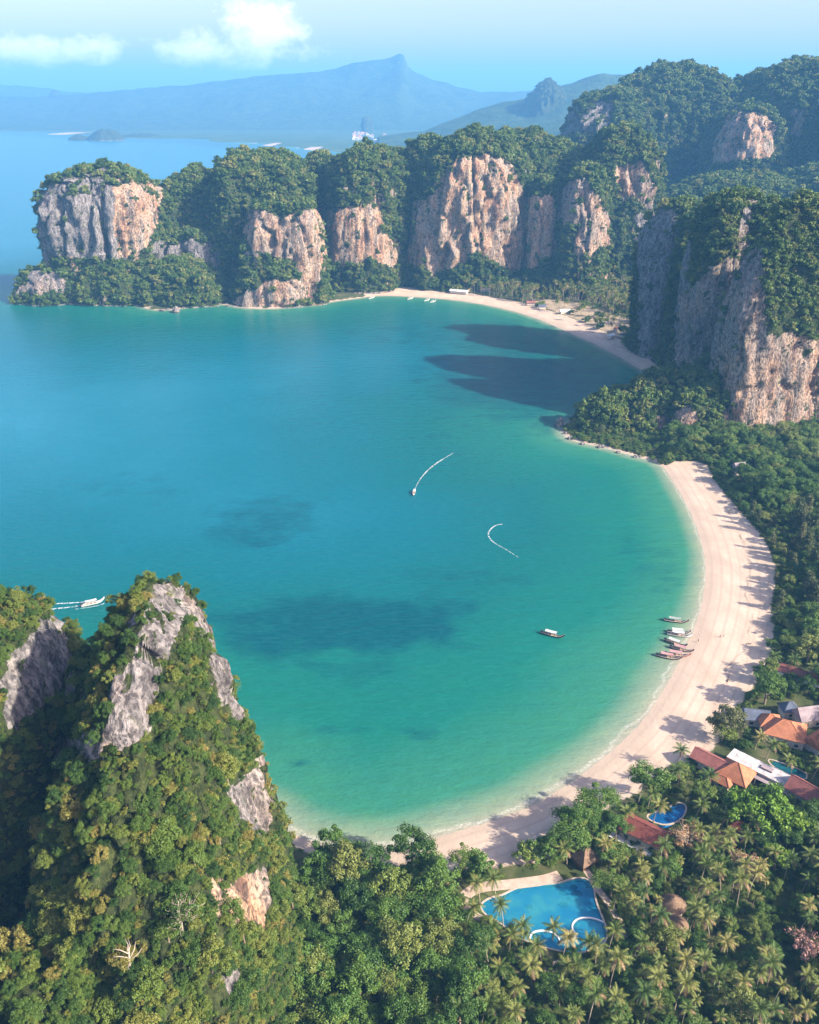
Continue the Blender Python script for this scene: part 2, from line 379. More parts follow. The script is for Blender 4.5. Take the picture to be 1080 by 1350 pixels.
# ------------------------------------------------------------------ sea
sx = axis(-330, 330, 4.0, -16000, 16000, 1.2); sy = axis(225, 1240, 4.0, 120, 10500, 1.15)
SX, SY = np.meshgrid(sx, sy); sd = -shore_sd(SX, SY)
pp = np.stack([SX / 70, SY / 70, np.zeros_like(SX)], -1)
deff = np.maximum(sd, 0) * (.80 + .5 * smooth(330, 480, SY)) * (1 + .25 * fbm(pp, 5, 4))
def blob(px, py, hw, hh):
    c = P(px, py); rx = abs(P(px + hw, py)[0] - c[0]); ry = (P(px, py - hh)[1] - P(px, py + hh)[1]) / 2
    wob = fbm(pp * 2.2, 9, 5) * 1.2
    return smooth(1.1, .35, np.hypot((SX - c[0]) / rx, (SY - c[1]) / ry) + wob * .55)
weed_and_shade = np.maximum.reduce([blob(460, 822, 235, 55) * .85, blob(345, 690, 105, 46) * .5, blob(560, 965, 45, 14) * .4, blob(860, 740, 55, 60) * .3, blob(180, 640, 130, 26) * .25,
                          blob(640, 440, 220, 30) * .4, blob(690, 500, 190, 75) * .55, blob(600, 760, 140, 20) * .35, blob(392, 1005, 24, 10) * .6, blob(450, 960, 60, 12) * .35, blob(450, 880, 120, 26) * .4])  # seagrass, plus a broad navy patch: soft cliff shadow painted into the far bay
t = NT('sea_water'); dp = t.attr('depth'); p = t.pos()
wcol = t.ramp(t.math('DIVIDE', dp, 600.0), [(0, (.34, .29, .21)), (.006, (.20, .24, .15)), (.025, (.030, .155, .085)), (.09, (.006, .112, .078)), (.24, (.002, .086, .082)), (.45, (.002, .095, .125)), (.75, (.008, .125, .18)), (1, (.014, .145, .21))])
wn2 = t.noise(t.pos((1, 2.2, 1)), .035, 6, .62)
wcol = t.mix(t.mapr(wn2, .35, .7, 0, .30), wcol, t.mix(.55, wcol, (.0, .09, .13)))
wd = t.mapr(t.math('ADD', t.attr('weed_and_shade'), t.math('MULTIPLY', t.math('SUBTRACT', t.noise(t.pos((1, 1.6, 1)), .05, 6, .65), .5), 1.1)), .2, .75)
wcol = t.mix(t.math('MULTIPLY', wd, t.mapr(t.attr('weed_and_shade'), 0, .25)), wcol, t.mix(.85, wcol, (.0, .048, .066)))
wst = t.noise(t.pos((1, 3.2, 1)), .16, 5, .7); wcol = t.mix(t.mapr(wst, .42, .72, 0, .32), wcol, t.mix(.5, wcol, (.03, .22, .22)))
wcol = t.mix(t.mapr(t.noise(t.pos((1, 2.6, 1)), .55, 4, .7), .46, .75, 0, .42), wcol, t.mix(.5, wcol, (.0, .05, .07)))
foamn = t.noise(p, .9, 3)
edge = t.math('MULTIPLY', t.mapr(t.math('ABSOLUTE', t.math('SUBTRACT', dp, t.mapr(t.noise(p, .06, 2), .3, .7, .6, 3.2))), .8, .2), t.mapr(foamn, .45, .6, .1, .8))
wcol = t.mix(t.math('MULTIPLY', edge, .3), wcol, (.75, .72, .66))
rip = t.math('ADD', t.math('MULTIPLY', t.noise(t.pos((1, 1.7, 1)), .42, 4), 1.0), t.math('MULTIPLY', t.noise(t.pos((1, 2.4, 1)), .07, 3), 3.0))
rip = t.math('ADD', rip, t.math('MULTIPLY', t.noise(t.pos((1, 1.5, 1)), 1.3, 3), .5))
M_SEA = t.pbr(wcol, .22, .045, t.bump(rip, .5, .55))
sv = np.stack([SX, SY, np.zeros_like(SX)], -1).reshape(-1, 3)
sf = grid_faces(len(sy), len(sx))
sdf = sd.ravel()[sf].max(1); sf = sf[sdf > -6]
used = np.unique(sf); remap = np.full(len(sv), -1); remap[used] = np.arange(len(used))
sea = mesh_obj('sea', sv[used], remap[sf], M_SEA, smooth_sh=True, attrs={'depth': deff.ravel()[used], 'weed_and_shade': weed_and_shade.ravel()[used]})
tag(sea, kind='structure')

# ------------------------------------------------------------------ limestone hills
ROCK_PX = [  # bare cliff faces, outlined in photo pixels, with how warm the colour is, sun and shade partly painted in
    ([(57, 345), (57, 265), (70, 245), (120, 232), (150, 226), (165, 226), (165, 330), (160, 343), (140, 340), (110, 335), (75, 335)], .12),  # shaded left side of the cliff, painted grey
    ([(150, 228), (200, 224), (214, 260), (205, 300), (195, 320), (180, 330), (160, 343), (155, 300)], .8),  # sunlit right side of the same cliff, painted warm
    ([(42, 350), (60, 352), (85, 375), (80, 390), (22, 390), (38, 370)], .4), ([(205, 325), (240, 318), (285, 330), (285, 355), (240, 350), (205, 345)], .1),  # second outline: a band in shadow, painted grey
    ([(325, 310), (340, 275), (360, 290), (378, 292), (400, 285), (428, 278), (430, 320), (415, 368), (398, 372), (385, 340), (340, 338)], .75),
    ([(312, 398), (355, 376), (385, 374), (412, 377), (406, 400), (360, 407), (318, 405)], .7),
    ([(430, 302), (445, 284), (480, 278), (498, 275), (502, 310), (522, 325), (517, 352), (490, 342), (470, 347), (455, 352), (430, 337)], .95),
    ([(546, 342), (553, 275), (580, 262), (600, 225), (640, 218), (668, 225), (682, 255), (692, 280), (700, 300), (702, 347), (665, 356), (642, 337), (625, 330), (610, 347), (580, 355), (556, 350)], .85),
    ([(694, 266), (730, 268), (730, 338), (704, 342)], .85), ([(738, 250), (770, 245), (785, 265), (800, 290), (800, 322), (775, 335), (755, 332), (765, 300), (738, 292)], .55),
    ([(812, 225), (846, 222), (862, 255), (856, 277), (835, 262), (820, 265)], .6),
    ([(736, 155), (760, 142), (790, 137), (806, 142), (802, 172), (738, 184)], .15), ([(944, 190), (966, 150), (985, 150), (1018, 165), (1014, 215), (992, 207), (962, 214), (942, 216)], .8),
    ([(1042, 148), (1058, 148), (1057, 178), (1043, 178)], .4),
    ([(843, 296), (880, 286), (906, 320), (906, 400), (890, 440), (846, 440)], .1), ([(846, 455), (868, 452), (868, 480), (846, 478)], .2),
    ([(902, 395), (935, 365), (965, 345), (972, 310), (985, 268), (1002, 300), (1000, 350), (1005, 440), (985, 486), (960, 486), (905, 492), (893, 484), (900, 440)], .4),
    ([(975, 478), (1000, 452), (1082, 452), (1082, 562), (1050, 585), (962, 580), (960, 500)], .62),
    ([(138, 972), (146, 915), (160, 870), (185, 825), (198, 772), (240, 768), (252, 800), (232, 850), (222, 875), (212, 915), (192, 965), (160, 985)], .12),
    ([(246, 785), (275, 805), (300, 835), (310, 885), (325, 940), (335, 975), (300, 925), (280, 880), (255, 835)], .3),
    ([(292, 1050), (322, 1010), (352, 985), (362, 1060), (345, 1110), (312, 1085)], .25), ([(266, 1196), (295, 1162), (352, 1146), (354, 1185), (340, 1205), (300, 1205)], .62), ([(268, 1198), (300, 1200), (345, 1200), (338, 1235), (336, 1270), (314, 1228), (284, 1214)], .98),
    ([(0, 885), (30, 850), (45, 820), (85, 795), (93, 840), (84, 920), (40, 945), (0, 965)], .25), ([(298, 1283), (322, 1283), (322, 1302), (300, 1302)], .2), ([(68, 985), (135, 960), (140, 1002), (70, 1014)], .15),
    ([(865, 555), (915, 540), (925, 600), (880, 603)], .5), ([(822, 540), (834, 540), (834, 560), (822, 560)], .0)]
def grow(poly):
    q = np.array(poly, float); c = q.mean(0)
    return (c + (q - c) * np.array([1.12, 1.14]) + np.array([0, -3])) if c[1] < 620 else q
ROCK_PX = [([tuple(v) for v in grow(a)], b) for a, b in ROCK_PX]
# low green bands that lie in front of the feet of the cliffs are left to the plants
PROF = [(0, 1.10), (.10, 1.02), (.2, .99), (.5, .965), (.68, .93), (.8, .86), (.885, .73), (.95, .52), (.985, .28), (1.0, 0.0)]
CONE = [(0, 1.0), (.25, .9), (.45, .77), (.62, .62), (.78, .46), (.88, .33), (.95, .2), (1.0, 0.0)]
DOME = [(0, 1.0), (.3, .93), (.55, .8), (.75, .62), (.88, .42), (.96, .22), (1, 0)]
HILLS = []
def hill(cx, cy, rx, ry, z0, z1, rot=0.0, prof=PROF, shift=(0, 0), seed=1, step=2.4, amp=1.0, expo=2.6, name='limestone_hill', rockrule=.5, shp=.16, paint=True):
    pr = np.array(prof, float); R = (rx + ry) / 2; Hh = z1 - z0
    arc = np.r_[0, np.cumsum(np.hypot(np.diff(pr[:, 0]) * Hh, np.diff(pr[:, 1]) * R))]
    nr = max(12, int(arc[-1] / step)); nc = max(24, int(2 * math.pi * math.sqrt((rx * rx + ry * ry) / 2) * 1.1 / step))
    s = np.linspace(0, arc[-1], nr); hv = np.interp(s, arc, pr[:, 0]); rv = np.interp(s, arc, pr[:, 1])
    k = np.ones(5) / 5
    rv = np.r_[rv[:2], np.convolve(rv, k, 'same')[2:-2], rv[-2:]]; rv[-1] = 0
    th = np.linspace(0, 2 * math.pi, nc, endpoint=False)
    ct, st = np.cos(th), np.sin(th)
    rr = (np.abs(ct) ** expo + np.abs(st) ** expo) ** (-1 / expo)
    rr = rr * (1 + shp * 2 * fbm(np.stack([ct * 1.3, st * 1.3, np.full_like(ct, seed * 3.7)], -1), seed, 3))
    X = rv[:, None] * rx * (rr * ct)[None]; Y = rv[:, None] * ry * (rr * st)[None]
    c, s_ = math.cos(rot), math.sin(rot)
    X, Y = X * c - Y * s_, X * s_ + Y * c
    ox, oy = ct * c - st * s_, ct * s_ + st * c
    f = hv[:, None] ** 1.2
    X = X + cx + shift[0] * f; Y = Y + cy + shift[1] * f
    Z = z0 + Hh * hv[:, None] + 0 * X
    p = np.stack([X, Y, Z], -1)
    wallw = smooth(0, .06, hv)[:, None] * 1.0
    topk = smooth(.0, .35, rv)[:, None]
    A = amp * min(1.0, R / 60.0)
    p0 = p; wv_ = np.stack([noise(p / 24, seed + 91), noise(p / 24, seed + 92), noise(p / 40, seed + 93)], -1); p = p + wv_ * 4
    ab = lambda a, b, k: np.abs(noise(p / np.array([a, a, b]), seed + k)) * 2
    d = A * 13 * fbm(p / np.array([50, 50, 150.]), seed + 11, 2) + A * 7.5 * (ab(19, 95., 23) - .5) + A * 4.0 * (ab(8.5, 42., 31) - .5)
    d += 2.0 * amp * (ab(4.2, 18., 41) - .5) + .9 * amp * (ab(2.2, 8., 43) - .5) + A * 1.8 * fbm(p / np.array([10, 10, 6.]), seed + 45, 3)
    d -= A * 6 * smooth(.28, .6, noise(p / np.array([13, 13, 12.]), seed + 47)) * smooth(.75, .3, hv)[:, None]
    crk = np.abs(noise(p / np.array([30, 30, 260.]), seed + 51)); d -= A * 10 * smooth(.07, .0, crk)
    p = p0
    d *= (.35 + .65 * wallw) * topk
    p[..., 0] += ox[None] * d; p[..., 1] += oy[None] * d
    lump = A * (13 * fbm(np.stack([p[..., 0] / 38, p[..., 1] / 38, 0 * X], -1), seed + 61, 3) + 2.5 * fbm(p / 9, seed + 71, 2))
    p[..., 2] += lump * smooth(.45, .95, hv)[:, None]
    p[-1] = p[-2].mean(0)
    V = p.reshape(-1, 3); F = grid_faces(nr, nc, True)
    # normals for the plant cover
    du = np.roll(p, -1, 1) - np.roll(p, 1, 1); dv = np.gradient(p, axis=0)
    N = np.cross(du, dv); N /= np.linalg.norm(N, axis=-1, keepdims=True) + 1e-9
    Nf = N.reshape(-1, 3)
    toC = np.array([0, 0, CAM_H]) - V; toC /= np.linalg.norm(toC, axis=1, keepdims=True)
    front = (Nf * toC).sum(1) > -.15
    px, py, zc = proj(V)
    jit = 1200.0 / np.maximum(zc, 50) * 6.0
    jx = px + jit * fbm(V / 14, 77, 3); jy = py + jit * 1.3 * fbm(V / np.array([11, 11, 20.]), 78, 3)
    steep = np.clip(1 - np.abs(Nf[:, 2]), 0, 1)
    nz = fbm(V / np.array([22, 22, 30.]), seed + 81, 4)
    rock = np.where(front, smooth(.80, .97, steep) * smooth(.02, .34, nz) * .95, smooth(.7, .95, steep) * smooth(-.1, .3, nz)) * rockrule * 2
    rock = np.clip(rock, 0, 1); warm = np.clip(.35 + nz, 0, 1)
    gapn = fbm(V / np.array([9, 9, 8.]) * (1.0 if zc.mean() > 500 else 2.2), 79, 3)
    for poly, wv in (ROCK_PX if paint else []):
        hit = in_poly(jx, jy, poly) & front & (Nf[:, 2] < .86) & (gapn < (.30 if zc.mean() > 500 else .42))
        rock[hit] = 1.0; warm[hit] = wv
    # waterline rock
    rock = np.where(V[:, 2] < 2.5, np.maximum(rock, .75), rock)
    o = mesh_obj(name, V, F, M_ROCK, smooth_sh=False, attrs={'rock': rock, 'warm': warm})
    tag(o, kind='structure')
    HILLS.append(dict(V=V, F=F, rock=rock, N=Nf, front=front, name=name, c=(cx, cy), obj=o))
    return o
def hill_px(xl, xr, ytop, dist, z0=0.0, ry=None, ymid=None, **kw):
    xc = (xl + xr) / 2; top = PY(xc, ytop, dist); ym = ymid or (ytop + 60)
    a = PY(xl, ym, dist); b = PY(xr, ym, dist)
    rx = (b[0] - a[0]) / 2
    return hill((a[0] + b[0]) / 2, dist, rx, ry or rx, z0, top[2], **kw)

# far headland across the bay, left to right
hill_px(60, 222, 222, 1262, 8, ry=62, seed=3, rot=.12, expo=3.2, amp=.9)
hill_px(20, 110, 352, 1215, -2, ry=32, ymid=372, seed=4, prof=DOME, amp=.6)
hill_px(95, 200, 338, 1218, -2, ry=38, ymid=370, seed=5, prof=DOME, amp=.7)
hill_px(170, 300, 345, 1222, -2, ry=52, ymid=370, seed=6, prof=DOME, amp=.8)
hill_px(190, 330, 300, 1300, 0, ry=60, seed=7, amp=.8, prof=PROF)
hill_px(222, 300, 226, 1345, 0, ry=70, seed=8)
hill_px(278, 415, 203, 1330, 0, ry=85, seed=9, amp=1.1)
hill_px(318, 432, 262, 1225, -2, ry=38, seed=10, amp=.8, expo=3)
hill_px(308, 415, 345, 1200, -2, ry=30, ymid=380, seed=41, amp=.6, prof=DOME)
hill_px(400, 452, 207, 1400, 0, ry=60, seed=11)
hill_px(428, 535, 196, 1335, 0, ry=58, seed=12)
hill_px(436, 512, 262, 1290, 0, ry=30, seed=42, amp=.6)
hill_px(528, 600, 186, 1390, 0, ry=80, seed=13)
hill_px(545, 705, 178, 1345, 0, ry=75, seed=14, rot=.15, expo=3.0, amp=1.0)
hill_px(600, 765, 176, 1440, 0, ry=90, seed=15)
hill_px(688, 738, 236, 1305, 0, ry=40, seed=16, amp=.7)
hill_px(736, 802, 222, 1275, 0, ry=45, seed=17, amp=.8)
hill_px(765, 868, 168, 1360, 0, ry=62, seed=18, prof=CONE[:1] + PROF[1:], amp=.9)
hill_px(205, 345, 236, 1400, 0, ry=60, seed=61)
hill_px(355, 480, 216, 1440, 0, ry=60, seed=62)
hill_px(470, 590, 202, 1450, 0, ry=60, seed=63)
hill_px(690, 800, 196, 1420, 0, ry=60, seed=64)
hill_px(878, 965, 270, 905, 0, ry=34, ymid=420, seed=65, paint=False, rockrule=.1)  # wooded fill between buttresses, added to broaden the wall's shadow on the bay
hill_px(945, 1030, 268, 780, 0, ry=26, ymid=420, seed=66, paint=False, rockrule=.1)  # second added fill, closing the gap in the same shadow
# forested saddle and the higher hills inland
hill_px(820, 1120, 232, 1480, 0, ry=210, seed=19, prof=DOME, amp=.8, step=5, name='forest_hill', rockrule=.1)
hill_px(980, 1260, 215, 1500, 0, ry=240, seed=20, prof=DOME, amp=.8, step=5, name='forest_hill', rockrule=.1)
hill_px(738, 880, 122, 1950, 0, ry=150, seed=21, step=4.5, amp=1.2)
hill_px(800, 965, 90, 2020, 0, ry=200, seed=22, step=5, amp=1.4)
hill_px(932, 1026, 140, 1730, 0, ry=90, seed=23, step=4, amp=1.0)
hill_px(960, 1180, 84, 1880, 0, ry=190, seed=24, step=5, amp=1.5)
hill_px(1060, 1330, 96, 1700, 0, ry=190, seed=25, step=6, amp=1.5)
# great wall above the near beach
hill_px(840, 930, 268, 950, 0, ry=36, ymid=400, seed=26, step=2.2, expo=4.5, amp=.7, rot=.12, shp=.06)
hill_px(898, 1005, 258, 792, 0, ry=36, ymid=420, seed=27, step=2.0, amp=.65, expo=5, rot=.12, shp=.05)
hill_px(1000, 1150, 285, 790, 0, ry=45, ymid=480, seed=48, step=3, amp=.8)
hill_px(948, 1150, 262, 708, 0, ry=30, ymid=500, seed=28, step=1.8, expo=7, amp=.55, rot=.14, shp=.03, shift=(-16, 4), prof=[(0, 1.05), (.25, 1.0), (.5, .97), (.6, .86), (.75, .64), (.9, .42), (.97, .24), (1, 0)])
hill_px(1075, 1260, 268, 800, 0, ry=80, ymid=450, seed=29, step=3, amp=1.0)
# green point between the two beaches
hill(162, 704, 25, 24, -2, 23, seed=30, prof=DOME, step=1.8, amp=.7, name='wooded_point')
hill(192, 714, 32, 30, -2, 32, seed=31, prof=DOME, step=1.8, amp=.7, name='wooded_point')
hill(226, 730, 38, 40, -2, 40, seed=32, prof=DOME, step=2.0, amp=.8, name='wooded_point')
hill(238, 694, 28, 28, -2, 36, seed=33, prof=DOME, step=1.8, amp=.6, name='wooded_point')
hill(268, 745, 46, 60, 0, 46, seed=43, prof=DOME, step=2.5, amp=.6, name='wooded_point')
hill(312, 868, 32, 45, 0, 50, seed=44, prof=DOME, step=2.5, amp=.6, name='wooded_point')
# foreground towers
hill(-71, 188, 30, 60, 0, 128, shift=(-2, 27), seed=34, prof=[(0, 1.0), (.2, .94), (.4, .85), (.55, .75), (.68, .64), (.78, .53), (.88, .39), (.95, .24), (1, 0)], step=1.1, amp=.8, name='foreground_limestone_tower', rockrule=.35)
hill(-58, 166, 22, 50, 0, 80, shift=(-3, 6), seed=35, prof=DOME, step=1.25, amp=.5, name='foreground_limestone_tower', rockrule=.3)
hill(-88, 128, 42, 50, 0, 66, shift=(0, 4), seed=36, prof=DOME, step=1.4, amp=.6, name='foreground_limestone_tower', rockrule=.3)
hill(-137, 226, 27, 40, 0, 108, shift=(4, 4), seed=37, prof=PROF, step=1.3, amp=.55, name='foreground_limestone_tower', rockrule=.4)
hill(-101, 232, 15, 26, 0, 92, shift=(0, 0), seed=38, prof=DOME, step=1.4, amp=.5, name='foreground_limestone_tower', rockrule=.3)
hill(-150, 150, 40, 60, 0, 70, shift=(0, 0), seed=39, prof=DOME, step=2, amp=.6, name='foreground_limestone_tower', rockrule=.3)

# ------------------------------------------------------------------ mainland mountains
t = NT('distant_forest'); p = t.pos()
fc = t.ramp(t.noise(p, .012, 8, .7), [(.3, (.020, .040, .012)), (.5, (.040, .070, .02)), (.7, (.075, .10, .035))])
slope = t.n('ShaderNodeSeparateXYZ', {0: t.n('ShaderNodeNewGeometry').outputs['Normal']}).outputs[2]
fc = t.mix(t.mapr(slope, .62, .45, 0, .7), fc, (.34, .30, .26))
M_FARHILL = t.pbr(fc, .95, .1, t.bump(t.noise(p, .02, 6, .7), 1.0, 25))
def ridge(sky, dist, depth, seed, rough=1.0, name='mountain'):
    sky = np.array(sky, float); n = int((sky[-1, 0] - sky[0, 0]) / 5); u = np.linspace(sky[0, 0], sky[-1, 0], n)
    yy = np.interp(u, sky[:, 0], sky[:, 1])
    top = np.array([PY(a, b, dist) for a, b in zip(u, yy)])
    v = np.linspace(-1, 1, 61); prof = np.where(v < 0, (1 + v) ** 1.35, (1 - v) ** 1.1)
    X = top[None, :, 0] + 0 * v[:, None]; Y = dist + v[:, None] * depth + 0 * X; Z = top[None, :, 2] * prof[:, None]
    X = X * (Y / dist)
    q = np.stack([X / 900, Y / 900, 0 * X], -1); edge = prof[:, None] * (1 - prof[:, None]) * 4
    Z = Z * (1 + .55 * fbm(q, seed, 4) * edge) + rough * 25 * fbm(q * 5, seed + 5, 4) * np.minimum(1, prof[:, None] * 3)
    Z = np.maximum(Z, -3); Z[0] = -4; Z[-1] = -4
    o = mesh_obj(name, np.stack([X, Y, Z], -1).reshape(-1, 3), grid_faces(len(v), n), M_FARHILL, smooth_sh=True)
    return tag(o, kind='structure')
ridge([(-500, 128), (-300, 118), (0, 128), (60, 127), (130, 122), (190, 116), (250, 112), (300, 105), (350, 100), (400, 96), (440, 91), (470, 82), (490, 79), (505, 78), (515, 76), (522, 72), (529, 70), (534, 74), (538, 88), (548, 95), (570, 104), (600, 114), (640, 122), (680, 120), (720, 118), (800, 124), (900, 126), (1500, 120)], 10500, 2300, 5)
ridge([(-600, 118), (-100, 113), (0, 112), (40, 114), (100, 122), (200, 124), (400, 127)], 13000, 1800, 8)
ridge([(500, 181), (560, 172), (610, 152), (660, 135), (720, 122), (745, 112), (770, 103), (795, 96), (822, 98), (848, 95), (858, 103), (880, 118), (940, 130), (1000, 118), (1100, 108), (1400, 105)], 5600, 1500, 11, .7)
ridge([(-300, 168), (0, 160), (200, 166), (330, 160), (480, 168), (600, 160), (760, 165), (900, 160), (1300, 150)], 9000, 700, 14, .5, name='foothill')
hill_px(682, 738, 102, 5400, 0, ry=180, ymid=135, seed=51, step=9, amp=2.2, prof=[(0, 1.3), (.2, 1.1), (.45, 1.0), (.7, .85), (.85, .5), (.95, .2), (1, 0)], shift=(60, 0), name='distant_karst')
hill_px(476, 491, 153, 7900, 0, ry=50, ymid=166, seed=52, step=9, amp=1.2, name='distant_karst')
hill_px(118, 164, 170, 6350, -2, ry=120, ymid=182, seed=53, step=12, amp=1.0, prof=DOME, name='distant_islet')
hill_px(89, 120, 178, 6350, -2, ry=60, ymid=184, seed=54, step=12, amp=1.0, prof=DOME, name='distant_islet')
hill_px(160, 215, 176, 6900, -2, ry=120, ymid=182, seed=55, step=14, amp=1.0, prof=DOME, name='distant_islet')
hill_px(58, 88, 117, 10500, -2, ry=160, ymid=124, seed=56, step=22, amp=1.0, prof=DOME, name='distant_karst')
FAR_N = 6
# ------------------------------------------------------------------ plants
def leaf_cloud(rng, centers, radii, n, size, up=.25, flat=.8):
    """leaf-sized quads on the shells of many clumps"""
    c = rng.integers(0, len(centers), n); d = rng.normal(size=(n, 3)); d /= np.linalg.norm(d, axis=1, keepdims=True)
    d[:, 2] = np.where(d[:, 2] < -.35, -d[:, 2], d[:, 2])
    r = radii[c] * (.42 + .72 * rng.random(n))
    pos = centers[c] + d * r[:, None] * np.array([1, 1, flat])
    nrm = d + rng.normal(size=(n, 3)) * .6 + np.array([0, 0, up]); nrm /= np.linalg.norm(nrm, axis=1, keepdims=True)
    a = np.cross(nrm, rng.normal(size=(n, 3))); a /= np.linalg.norm(a, axis=1, keepdims=True); b = np.cross(nrm, a)
    s = size * (.6 + .8 * rng.random(n))[:, None]
    V = np.stack([pos - a * s, pos + b * s * .62, pos + a * s, pos - b * s * .62], 1).reshape(-1, 3)
    return V, np.arange(4 * n).reshape(-1, 4)
def crown_mesh(name, seed, mat, R=5.0, H=7.5, nclump=26, nleaf=2600, size=.42, squash=.72, cl=.36, sparse=0.0):
    rng = np.random.default_rng(seed); cs = []
    while len(cs) < nclump:
        v = rng.normal(size=3); v /= np.linalg.norm(v)
        if v[2] < -.35: continue
        k = .55 + .4 * rng.random(); cs.append(v * k * np.array([1, 1, squash]) * (1 + .18 * rng.normal()))
    cs = np.array(cs) * R + np.array([0, 0, H]); rad = R * cl * (.38 + .95 * rng.random(nclump) ** 1.3)
    V, F = leaf_cloud(rng, cs, rad, nleaf, size)
    o = mesh_obj(name, V, F, mat, link=False); return o.data, cs
def trunk_mesh(name, seed, mat, H=7.0, r=.35, limbs=None):
    rng = random.Random(seed); mb = MB()
    top = (rng.uniform(-.5, .5), rng.uniform(-.5, .5), H)
    mb.tube([(0, 0, -2.0), (0, 0, 0), (top[0] * .3, top[1] * .3, H * .5), top], [r * 1.4, r * 1.2, r, r * .55], 6)
    for c in (limbs if limbs is not None else []):
        c = Vector(c); s = Vector((top[0] * .4, top[1] * .4, H * rng.uniform(.5, .85)))
        m = s.lerp(c, .5) + Vector((0, 0, -.4)); mb.tube([s, m, c], [r * .5, r * .32, r * .12], 4)
    return mb.mesh(name, mat, True)
CROWNS, TRUNKS = [], []
for k in range(6):
    me, cs = crown_mesh('crown', 100 + k, M_LEAF, R=5.0 + .3 * (k % 3), H=7.6, nclump=22 + 4 * (k % 3), nleaf=6000, size=.26, squash=(.62, .8, .7, .95, .66, .75)[k], cl=(.34, .38, .32, .36, .40, .30)[k])
    CROWNS.append(me); TRUNKS.append(trunk_mesh('trunk', k, M_TRUNK, limbs=cs[:7]))
HCROWNS = [crown_mesh('crown', 120 + k, M_LEAF_DRY, R=5.0, H=5.6, nclump=26, nleaf=5000, size=.26, squash=(.75, .9, .65, .8)[k], cl=(.36, .32, .4, .34)[k])[0] for k in range(4)]
HTRUNKS = [trunk_mesh('trunk', 30 + k, M_TRUNK, H=5.0, r=.28) for k in range(4)]
FCROWNS = [crown_mesh('crown', 140 + k, M_LEAF_FAR, R=5.0, H=4.2, nclump=14, nleaf=800, size=.78, squash=.8, cl=.42)[0] for k in range(4)]
def casuarina(seed):
    rng = np.random.default_rng(seed); n = 40; z = rng.random(n) ** .8; a = rng.random(n) * 6.28
    r = (1 - z * .75) * 3.6 * np.sqrt(rng.random(n)); cs = np.stack([r * np.cos(a), r * np.sin(a), 4 + z * 13], -1)
    V, F = leaf_cloud(rng, cs, 1.0 + .9 * rng.random(n), 2400, .38, 0, 1.15)
    return mesh_obj('crown', V, F, M_LEAF_CAS, link=False).data
M_LEAF_CAS = leaf_material('feathery_grey_green_foliage', [(0, (.055, .075, .028)), (.5, (.085, .10, .036)), (1, (.13, .13, .05))])
CASU = [casuarina(7), casuarina(8)]; CASU_T = trunk_mesh('trunk', 77, M_TRUNK, H=15, r=.3)

# coconut palms
def frond(rng, L, droop, mb_v, mb_f, az, el, base):
    ns = 7; pts = []; d = Vector((math.cos(az) * math.cos(el), math.sin(az) * math.cos(el), math.sin(el))); p = Vector(base)
    for i in range(ns + 1):
        pts.append(p.copy()); p = p + d * (L / ns); d = (d + Vector((0, 0, -droop / ns))).normalized()
    side = Vector((-math.sin(az), math.cos(az), 0))
    for i in range(ns):
        a, b = pts[i], pts[i + 1]; w = .95 * math.sin(math.pi * min(1, (i + .9) / (ns + .6))) ** .7
        n = len(mb_v); wr = .045
        mb_v += [a - side * wr, a + side * wr, b + side * wr, b - side * wr]; mb_f.append((n, n + 1, n + 2, n + 3))
        t = (b - a)
        for s in (-1, 1):
            for j in range(3):
                o = a + t * (j / 3.0); e = o + t * .55 + side * s * w * (.85 + .3 * rng.random()) + Vector((0, 0, -.32 * w - .2 * rng.random()))
                n = len(mb_v); mb_v += [o, o + t * .30, e]; mb_f.append((n, n + 1, n + 2))
def palm_parts(seed, H, L=4.3, nf=19):
    rng = random.Random(seed); lean = Vector((rng.uniform(-2.4, 2.4), rng.uniform(-2.4, 2.4), 0))
    pts = [Vector((0, 0, -1)), Vector((0, 0, 0))] + [Vector((lean.x * t * t, lean.y * t * t, H * t)) for t in (.25, .5, .75, 1.0)]
    mb = MB(); mb.tube(pts, [.28, .24, .17, .15, .14, .12], 6); tm = mb.mesh('trunk', M_PALM_TRUNK, True)
    top = pts[-1]; allv, allf, single = [], [], []
    for i in range(nf):
        az = i * 2.39996 + rng.uniform(-.2, .2); k = i / nf; el = math.radians(78 - 95 * k + rng.uniform(-8, 8)); dr = .9 + .8 * rng.random()
        v, f = [], []; frond(rng, L * rng.uniform(.85, 1.1) * (1 if k > .15 else .75), dr, v, f, az, el, top)
        single.append((v, f)); n = len(allv); allv += v; allf += [tuple(q + n for q in g) for g in f]
    me = bpy.data.meshes.new('crown'); me.from_pydata([tuple(q) for q in allv], [], allf); me.materials.append(M_PALM); me.materials.append(M_PALM_DRY); fpf = len(allf) // nf
    me.polygons.foreach_set('material_index', np.array([1 if i // fpf >= nf - 3 - seed % 2 else 0 for i in range(len(allf))], np.int32))
    return tm, me, single, top
PALMS = [palm_parts(k, H, L, nf) for k, (H, L, nf) in enumerate(((9.0, 4.0, 19), (10.5, 4.3, 22), (12.0, 3.7, 16), (13.5, 4.4, 20), (11.0, 3.5, 24)))]
PALM_FROND_MESHES = []
for tm, me, single, top in PALMS[:3]:
    L = []
    for v, f in single:
        m = bpy.data.meshes.new('frond'); m.from_pydata([tuple(q) for q in v], [], f); m.materials.append(M_PALM); L.append(m)
    PALM_FROND_MESHES.append(L)
mb = MB()
for q in range(7):
    a = q * .9; mb.box((math.cos(a) * .28, math.sin(a) * .28, -.35 - .1 * (q % 2)), (.26, .26, .3), a)
M_NUT = simple('coconut_husk', (.14, .13, .03), .6); NUTS = mb.mesh('coconuts', M_NUT)

